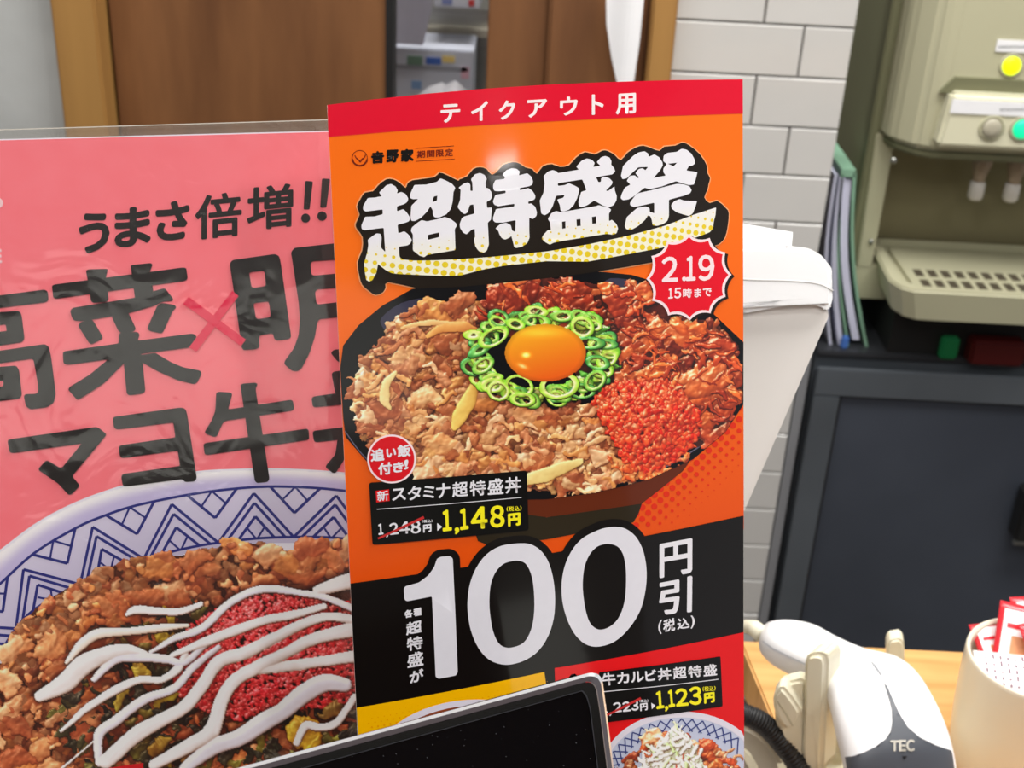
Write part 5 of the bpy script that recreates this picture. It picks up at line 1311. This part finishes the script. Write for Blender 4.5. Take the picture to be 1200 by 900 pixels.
def food_pink():
    p = Paint(-6, 622, 424, 930, 1.0, 21); rs = p.rs; F = lambda pts: [(x/2.5, 540+y/2.5) for x, y in pts]
    region = F([(-30, 600), (0, 590), (40, 500), (100, 430), (170, 385), (230, 350), (300, 312), (400, 290), (470, 275), (560, 270), (640, 248), (700, 238), (760, 240), (800, 272), (860, 255), (930, 235), (1070, 228), (1070, 960), (-30, 960)])
    pal = [(212, 130, 84), (196, 112, 70), (222, 146, 98), (176, 94, 60), (216, 134, 78), (230, 162, 116)]
    p.put((slice(None), slice(None)), inpoly(p.X+p.WX*.3, p.Y+p.WY*.3, region), np.full(p.X.shape, -4.0), np.array((120, 66, 40), float), .2)
    for c in p.inside(region, 1500): p.lump(c[0], c[1], rs.uniform(6, 12), rs.uniform(5, 8), rs.uniform(-1, 1), rs.uniform(-2, 2), np.array(pal[rs.randint(6)])*rs.uniform(.7, .9), .3, 0, .12, hs=.55)
    for c in p.inside(region, 200):
        a = rs.uniform(9, 26); p.lump(c[0], c[1], a, a*rs.uniform(.45, .7), rs.uniform(-1, .6), rs.uniform(2, 6), np.array(pal[rs.randint(6)])*rs.uniform(.94, 1.1), .32, rs.uniform(-.5, .5), .15, .4, rf=.25, hs=.4)
    for c in p.inside(region, 420):
        p.lump(c[0], c[1], rs.uniform(3, 7), rs.uniform(2.5, 5), rs.uniform(0, 3), rs.uniform(4, 7), np.array(pal[rs.randint(6)])*rs.uniform(.98, 1.16), .4, 0, .05, 0, hs=.6, warp=.7)
    dark = F([(150, 720), (270, 560), (360, 480), (560, 430), (640, 440), (1060, 700), (1060, 960), (280, 960), (200, 820)])
    gr = [(70, 62, 38), (52, 44, 30), (98, 88, 40), (120, 108, 44), (44, 34, 26), (66, 58, 44)]
    for c in p.inside(dark, 420): 
        a = rs.uniform(5, 15); p.lump(c[0], c[1], a, a*rs.uniform(.3, .6), rs.uniform(-1.5, 1.5), rs.uniform(6, 10), np.array(gr[rs.randint(6)], float)*1.15, .75, rs.uniform(-.6, .6), .14, .4, rf=.4, hs=.5)
    for (x, y, a, b, an, c) in ((480, 515, 14, 7, .2, (168, 140, 40)), (495, 445, 12, 5, 1.2, (196, 168, 50)), (410, 610, 15, 8, 1.1, (196, 160, 60)), (350, 690, 16, 6, -1, (180, 150, 60)), (480, 690, 18, 6, -.5, (170, 146, 52)), (880, 780, 22, 16, -.5, (232, 176, 60)), (905, 815, 14, 16, .3, (222, 168, 52)), (560, 860, 12, 6, -.3, (200, 160, 60)), (460, 830, 18, 8, -.7, (150, 110, 44)), (480, 880, 12, 7, 0, (176, 150, 50)), (970, 720, 14, 10, -.4, (150, 110, 54))):
        p.lump(x/2.5, 540+y/2.5, a, b, an, 14, np.array(c, float), .5, .2, .1, .4, hs=.5)
    roe = F([(505, 620), (520, 540), (560, 480), (640, 430), (720, 400), (820, 385), (960, 395), (1060, 430), (1060, 700), (980, 715), (900, 720), (840, 735), (760, 735), (700, 760), (640, 740), (560, 720), (520, 680)])
    for c in p.inside(roe, 3600):
        d = math.hypot((c[0]-320)/118, (c[1]-766)/70); p.lump(c[0], c[1], rs.uniform(1.6, 3.6), rs.uniform(1.5, 3.2), rs.uniform(0, 3), 14+12*max(0, 1-d*d)+rs.uniform(-.9, .9), np.array([(232, 56, 60), (240, 78, 80), (222, 46, 54), (246, 104, 104)][rs.randint(4)], float), .9, 0, 0, 0, warp=.25)
    W = (240, 226, 222); W2 = (226, 214, 222)
    st_ = [([(115, 690), (190, 650), (240, 600), (300, 570), (370, 555), (430, 565)], [30, 56, 60, 50, 40, 14], W), ([(195, 590), (240, 535), (290, 505), (370, 500), (460, 490), (550, 482)], [12, 30, 30, 22, 24, 12], (238, 214, 196)), ([(370, 450), (400, 435), (470, 440), (530, 440), (590, 418)], [10, 26, 22, 22, 14], W),
      ([(440, 560), (510, 520), (590, 490), (680, 410), (770, 375), (870, 385), (960, 402), (1050, 440)], [10, 20, 24, 22, 24, 20, 20, 22], W2), ([(500, 570), (600, 530), (680, 500), (780, 465), (860, 450), (950, 425)], [12, 28, 30, 26, 26, 18], W), ([(275, 640), (340, 580), (420, 575), (490, 580), (540, 590), (600, 540), (660, 510)], [16, 30, 28, 26, 22, 18, 12], W2),
      ([(180, 790), (260, 720), (340, 670), (410, 640), (470, 640), (520, 610), (545, 565)], [10, 22, 26, 24, 20, 26, 20], W), ([(290, 885), (290, 800), (340, 760), (420, 700), (510, 665), (570, 600), (640, 545)], [22, 30, 30, 28, 24, 22, 16], W2), ([(310, 880), (400, 800), (470, 760), (540, 720), (590, 660), (640, 590), (720, 560), (800, 520), (880, 480), (960, 455), (1050, 470)], [44, 46, 40, 38, 38, 40, 38, 34, 30, 26, 30], W),
      ([(450, 890), (560, 830), (620, 790), (650, 700), (690, 640), (760, 600), (840, 560), (920, 520), (1050, 490)], [30, 42, 48, 40, 38, 40, 34, 36, 44], W), ([(540, 900), (620, 840), (700, 810), (770, 765), (830, 730), (890, 680), (950, 650), (1010, 655)], [30, 48, 50, 54, 50, 56, 54, 40], W2), ([(740, 610), (840, 600), (920, 590), (1050, 570)], [34, 34, 30, 36], W), ([(868, 825), (895, 775), (940, 780), (985, 765), (1040, 690)], [20, 26, 24, 22, 20], W), ([(930, 380), (990, 360), (1050, 345)], [30, 44, 50], W), ([(100, 960), (180, 900), (240, 850), (300, 800)], [6, 8, 6, 4], W)]
    for i, (pts, w, c) in enumerate(st_):
        q = F(pts); p.stroke(q, [v/2.5 for v in w], 24+(1-abs(q[len(q)//2][0]-300)/300)*4, c, .3, .6, nw=.12, warp=.1)
    return p, p.finish(amb=.50, gain=.62, spec=110)
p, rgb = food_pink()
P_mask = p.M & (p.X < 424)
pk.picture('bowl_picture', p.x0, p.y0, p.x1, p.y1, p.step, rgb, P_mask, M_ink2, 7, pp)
P2('corner_tag', [[(128, 899), (168, 893.5), (170, 960), (128, 960)]], G_red, 9)

# ---- lettering of the pink poster
C1, C2, C3, C4, C5 = crop(80, 190, 3.75), crop(0, 280, 4.09), crop(200, 270, 4.5), crop(0, 430, 5), crop(220, 430, 5.295)
qs = lambda b, f: q4(*b, s=(b[2]-b[0])*.10, f=f)
pk.text('small_heading', [('う', qs((48, 215, 180, 405), C1)), ('ま', qs((205, 190, 362, 378), C1)), ('さ', qs((385, 165, 532, 350), C1))], G_blk, 5, pp, bold=2.0, n=10)
pk.text('small_heading', [('倍', qs((558, 128, 762, 342), C1)), ('増', qs((785, 92, 988, 302), C1))], G_blk, 5, pp, bold=1.15, n=10)
ex = [[(1042, 82), (1075, 85), (1060, 208), (1034, 208)], [(1115, 72), (1150, 74), (1134, 200), (1107, 200)]]
P2('exclamation_marks', [roundcorners(C1(e), 1.5) for e in ex]+[C1(circle(1043, 246, 20, 20)), C1(circle(1115, 237, 21, 20))], G_blk, 5)
def r_(pts, f, r=2.2): return roundcorners(f(pts), r, 3)
big = [[r_([(-60, 278), (0, 270), (215, 242), (230, 252), (233, 292), (222, 303), (0, 330), (-60, 336)], C2)],
       [r_([(-60, 354), (0, 350), (92, 344), (104, 362), (118, 478), (106, 495), (0, 510), (-60, 515)], C2), r_([(-60, 418), (28, 409), (34, 440), (-60, 452)], C2, 1.5)],
       [r_([(-60, 543), (0, 535), (215, 503), (234, 515), (245, 560), (268, 740), (258, 785), (225, 806), (145, 816), (125, 800), (115, 752), (125, 742), (172, 742), (185, 730), (182, 690), (162, 580), (150, 574), (0, 595), (-60, 600)], C2)],
       [r_([(-60, 620), (0, 612), (78, 606), (92, 628), (106, 748), (95, 764), (0, 776), (-60, 782)], C2), r_([(-60, 686), (14, 678), (19, 690), (14, 706), (-60, 715)], C2, 1.5)],
       r_([(250, 224), (262, 218), (880, 136), (893, 140), (900, 190), (888, 200), (268, 286), (256, 280)], C2), r_([(413, 152), (425, 145), (518, 143), (508, 185), (522, 290), (510, 302), (448, 306), (437, 298), (428, 235)], C2), r_([(627, 125), (722, 115), (732, 122), (718, 160), (735, 245), (735, 300), (650, 300), (640, 230)], C2),
       r_([(337, 345), (348, 330), (480, 308), (640, 282), (735, 250), (790, 235), (830, 285), (828, 297), (780, 300), (740, 320), (620, 355), (480, 380), (390, 394), (355, 390), (345, 375)], C2), r_([(375, 415), (385, 400), (435, 380), (450, 395), (493, 468), (488, 480), (440, 505), (428, 498)], C2), r_([(535, 370), (610, 340), (652, 430), (640, 445), (580, 450), (568, 440)], C2),
       r_([(755, 318), (775, 306), (835, 315), (847, 327), (828, 345), (785, 440), (775, 452), (718, 440), (706, 428)], C2), r_([(302, 545), (312, 537), (570, 500), (570, 458), (580, 448), (660, 445), (670, 458), (660, 487), (925, 452), (944, 467), (905, 520), (690, 548), (600, 565), (325, 603), (305, 595)], C2),
       r_([(590, 555), (680, 550), (697, 728), (685, 740), (620, 748), (608, 740)], C2), r_([(520, 575), (600, 560), (610, 575), (590, 600), (500, 690), (385, 765), (370, 770), (328, 722), (335, 708), (430, 650), (490, 600)], C2), r_([(650, 560), (745, 545), (820, 590), (880, 615), (960, 630), (967, 645), (945, 688), (930, 695), (850, 675), (760, 635), (680, 590)], C2),
       [r_([(312, 175), (325, 156), (550, 124), (572, 135), (580, 170), (635, 560), (625, 572), (560, 580), (545, 570), (540, 545), (525, 543), (470, 552), (465, 570), (469, 612), (455, 625), (385, 630), (375, 618)], C3), r_([(414, 226), (424, 219), (487, 212), (496, 222), (502, 287), (492, 294), (437, 303), (426, 296)], C3, 1.5), r_([(437, 389), (446, 382), (512, 374), (520, 386), (527, 448), (518, 458), (460, 467), (449, 459)], C3, 1.5)],
       [r_([(634, 115), (652, 92), (950, 58), (950, 150), (748, 162), (736, 178), (742, 230), (755, 238), (950, 220), (950, 296), (772, 310), (760, 325), (768, 380), (778, 390), (950, 370), (950, 452), (784, 467), (772, 485), (760, 560), (730, 650), (690, 727), (670, 742), (640, 740), (600, 705), (600, 690), (650, 620), (675, 550), (682, 470), (675, 380), (655, 250), (640, 150)], C3)],
       r_([(843, 645), (860, 628), (960, 620), (960, 720), (880, 690)], C3),
       [r_([(45, 432), (60, 422), (560, 350), (580, 355), (624, 392), (618, 405), (424, 638), (467, 690), (460, 705), (420, 745), (402, 747), (340, 680), (230, 605), (228, 592), (268, 548), (285, 548), (350, 588), (366, 586), (480, 447), (75, 503), (58, 497)], C4)],
       [r_([(662, 300), (675, 290), (1060, 236), (1085, 243), (1096, 270), (1153, 650), (1142, 668), (1085, 673), (1068, 655), (738, 698), (720, 692), (711, 640), (722, 625), (1055, 578), (1042, 489), (715, 532), (703, 520), (696, 470), (708, 457), (1028, 411), (1016, 324), (685, 365), (668, 352)], C4)],
       r_([(327, 112), (342, 102), (422, 96), (434, 108), (420, 132), (507, 692), (495, 712), (430, 718), (416, 706)], C5), r_([(177, 162), (190, 152), (265, 157), (276, 168), (250, 262), (640, 202), (652, 210), (660, 258), (648, 270), (232, 333), (215, 350), (182, 428), (165, 433), (112, 413), (106, 400), (150, 330), (172, 270)], C5), r_([(98, 480), (110, 470), (740, 381), (750, 392), (753, 442), (742, 452), (120, 545), (105, 538)], C5),
       r_([(768, 192), (783, 181), (1040, 145), (1040, 225), (788, 249), (774, 240)], C5), r_([(774, 405), (785, 394), (1040, 362), (1040, 440), (797, 466), (782, 457)], C5), r_([(892, 42), (905, 28), (1000, 16), (1000, 160), (915, 165)], C5), r_([(930, 440), (1040, 420), (1010, 500), (960, 590), (918, 655), (900, 657), (856, 622), (858, 608), (915, 540)], C5)]
# pieces that belong to one stroke group overlap: give every outline its own hair of height
for i, b in enumerate(big):
    P2('large_lettering', [b], G_blk, 9+i*.12)
P2('cross_mark', [C3([(95, 350), (397, 575), (370, 610), (65, 385)])], G_x, 12.5); P2('cross_mark', [C3([(325, 318), (358, 345), (135, 640), (98, 615)])], G_x, 12.8)
pk.text('white_lettering', [('6', [(-16, 222), (3.6, 221), (4, 245), (-15, 246)]), ('E', [(-9, 293), (2, 292), (2.4, 308), (-8, 309)])], G_pw, 5, pp, bold=.6)

# clear sleeve: front and back sheet, open above the paper
def clear_mat():
    m = bpy.data.materials.new('clear_plastic'); m.use_nodes = True; nt = m.node_tree; nt.nodes.remove(nt.nodes['Principled BSDF'])
    out = nt.nodes['Material Output']; tr = nt.nodes.new('ShaderNodeBsdfTransparent'); tr.inputs[0].default_value = (.985, .985, .985, 1)
    gl = nt.nodes.new('ShaderNodeBsdfGlossy'); gl.inputs['Roughness'].default_value = .09
    fr = nt.nodes.new('ShaderNodeFresnel'); fr.inputs[0].default_value = 1.6
    ge = nt.nodes.new('ShaderNodeNewGeometry'); mu = nt.nodes.new('ShaderNodeMath'); mu.operation = 'SUBTRACT'; mu.use_clamp = True; nt.links.new(fr.outputs[0], mu.inputs[0]); nt.links.new(ge.outputs['Backfacing'], mu.inputs[1])
    mx = nt.nodes.new('ShaderNodeMixShader'); nt.links.new(mu.outputs[0], mx.inputs[0]); nt.links.new(tr.outputs[0], mx.inputs[1]); nt.links.new(gl.outputs[0], mx.inputs[2]); nt.links.new(mx.outputs[0], out.inputs[0])
    tc = nt.nodes.new('ShaderNodeTexCoord'); n = nt.nodes.new('ShaderNodeTexNoise'); n.inputs['Scale'].default_value = 30; n.inputs['Detail'].default_value = 3; n.inputs['Distortion'].default_value = .8
    nt.links.new(tc.outputs['Object'], n.inputs['Vector'])
    bp = nt.nodes.new('ShaderNodeBump'); bp.inputs['Strength'].default_value = .5; bp.inputs['Distance'].default_value = .0016
    nt.links.new(n.outputs['Fac'], bp.inputs['Height']); nt.links.new(bp.outputs[0], gl.inputs['Normal']); nt.links.new(bp.outputs[0], fr.inputs['Normal'])
    return m
M_clr = clear_mat()
slv = empty('clear_sleeve', Vector(pk.p3(pk.uv([(200, 1066)]), 0)[0]), 'clear plastic sleeve around the pink poster, its bare top edge showing above', 'sleeve')
e2 = lambda x: 152.5-x*.0305
so = [(XL-12, e2(XL-12)), (XR+4, e2(XR+4)), (XR+22, ybot(pk, XR+22)+.5), (XL-42, ybot(pk, XL-42)+.5)]
pk.poly('front_sheet', [so], M_clr, 36, slv)
pk.poly('back_sheet', [so], mat('grey_backing_film', (176, 172, 164), .25, .03, 20), -12, slv).data.materials[0].node_tree.nodes['Principled BSDF'].inputs['Alpha'].default_value = .30
pk.poly('top_edge', [[(XL-12, e2(XL-12)-.6), (XR+4, e2(XR+4)-.6), (XR+4, e2(XR+4)+.5), (XL-12, e2(XL-12)+.5)]], mat('edge_highlight', (206, 200, 188), .3), 37, slv)

# easel struts holding the leaning sleeve and card from behind
for sh, x, par, z in ((pk, 60, slv, -.0035), (pk, 330, slv, -.0035), (card, 600, pc, -.0012)):
    a = Vector(sh.p3(sh.uv([(x, 760)]), z)[0])
    prism('easel_strut', [(a.x-.006, a.y+.001, a.z), (a.x-.006, a.y+.006, a.z), (a.x-.006, min(a.y+.035, .432), LZ), (a.x-.006, min(a.y+.028, .425), LZ)], (.012, 0, 0), M_white, par)
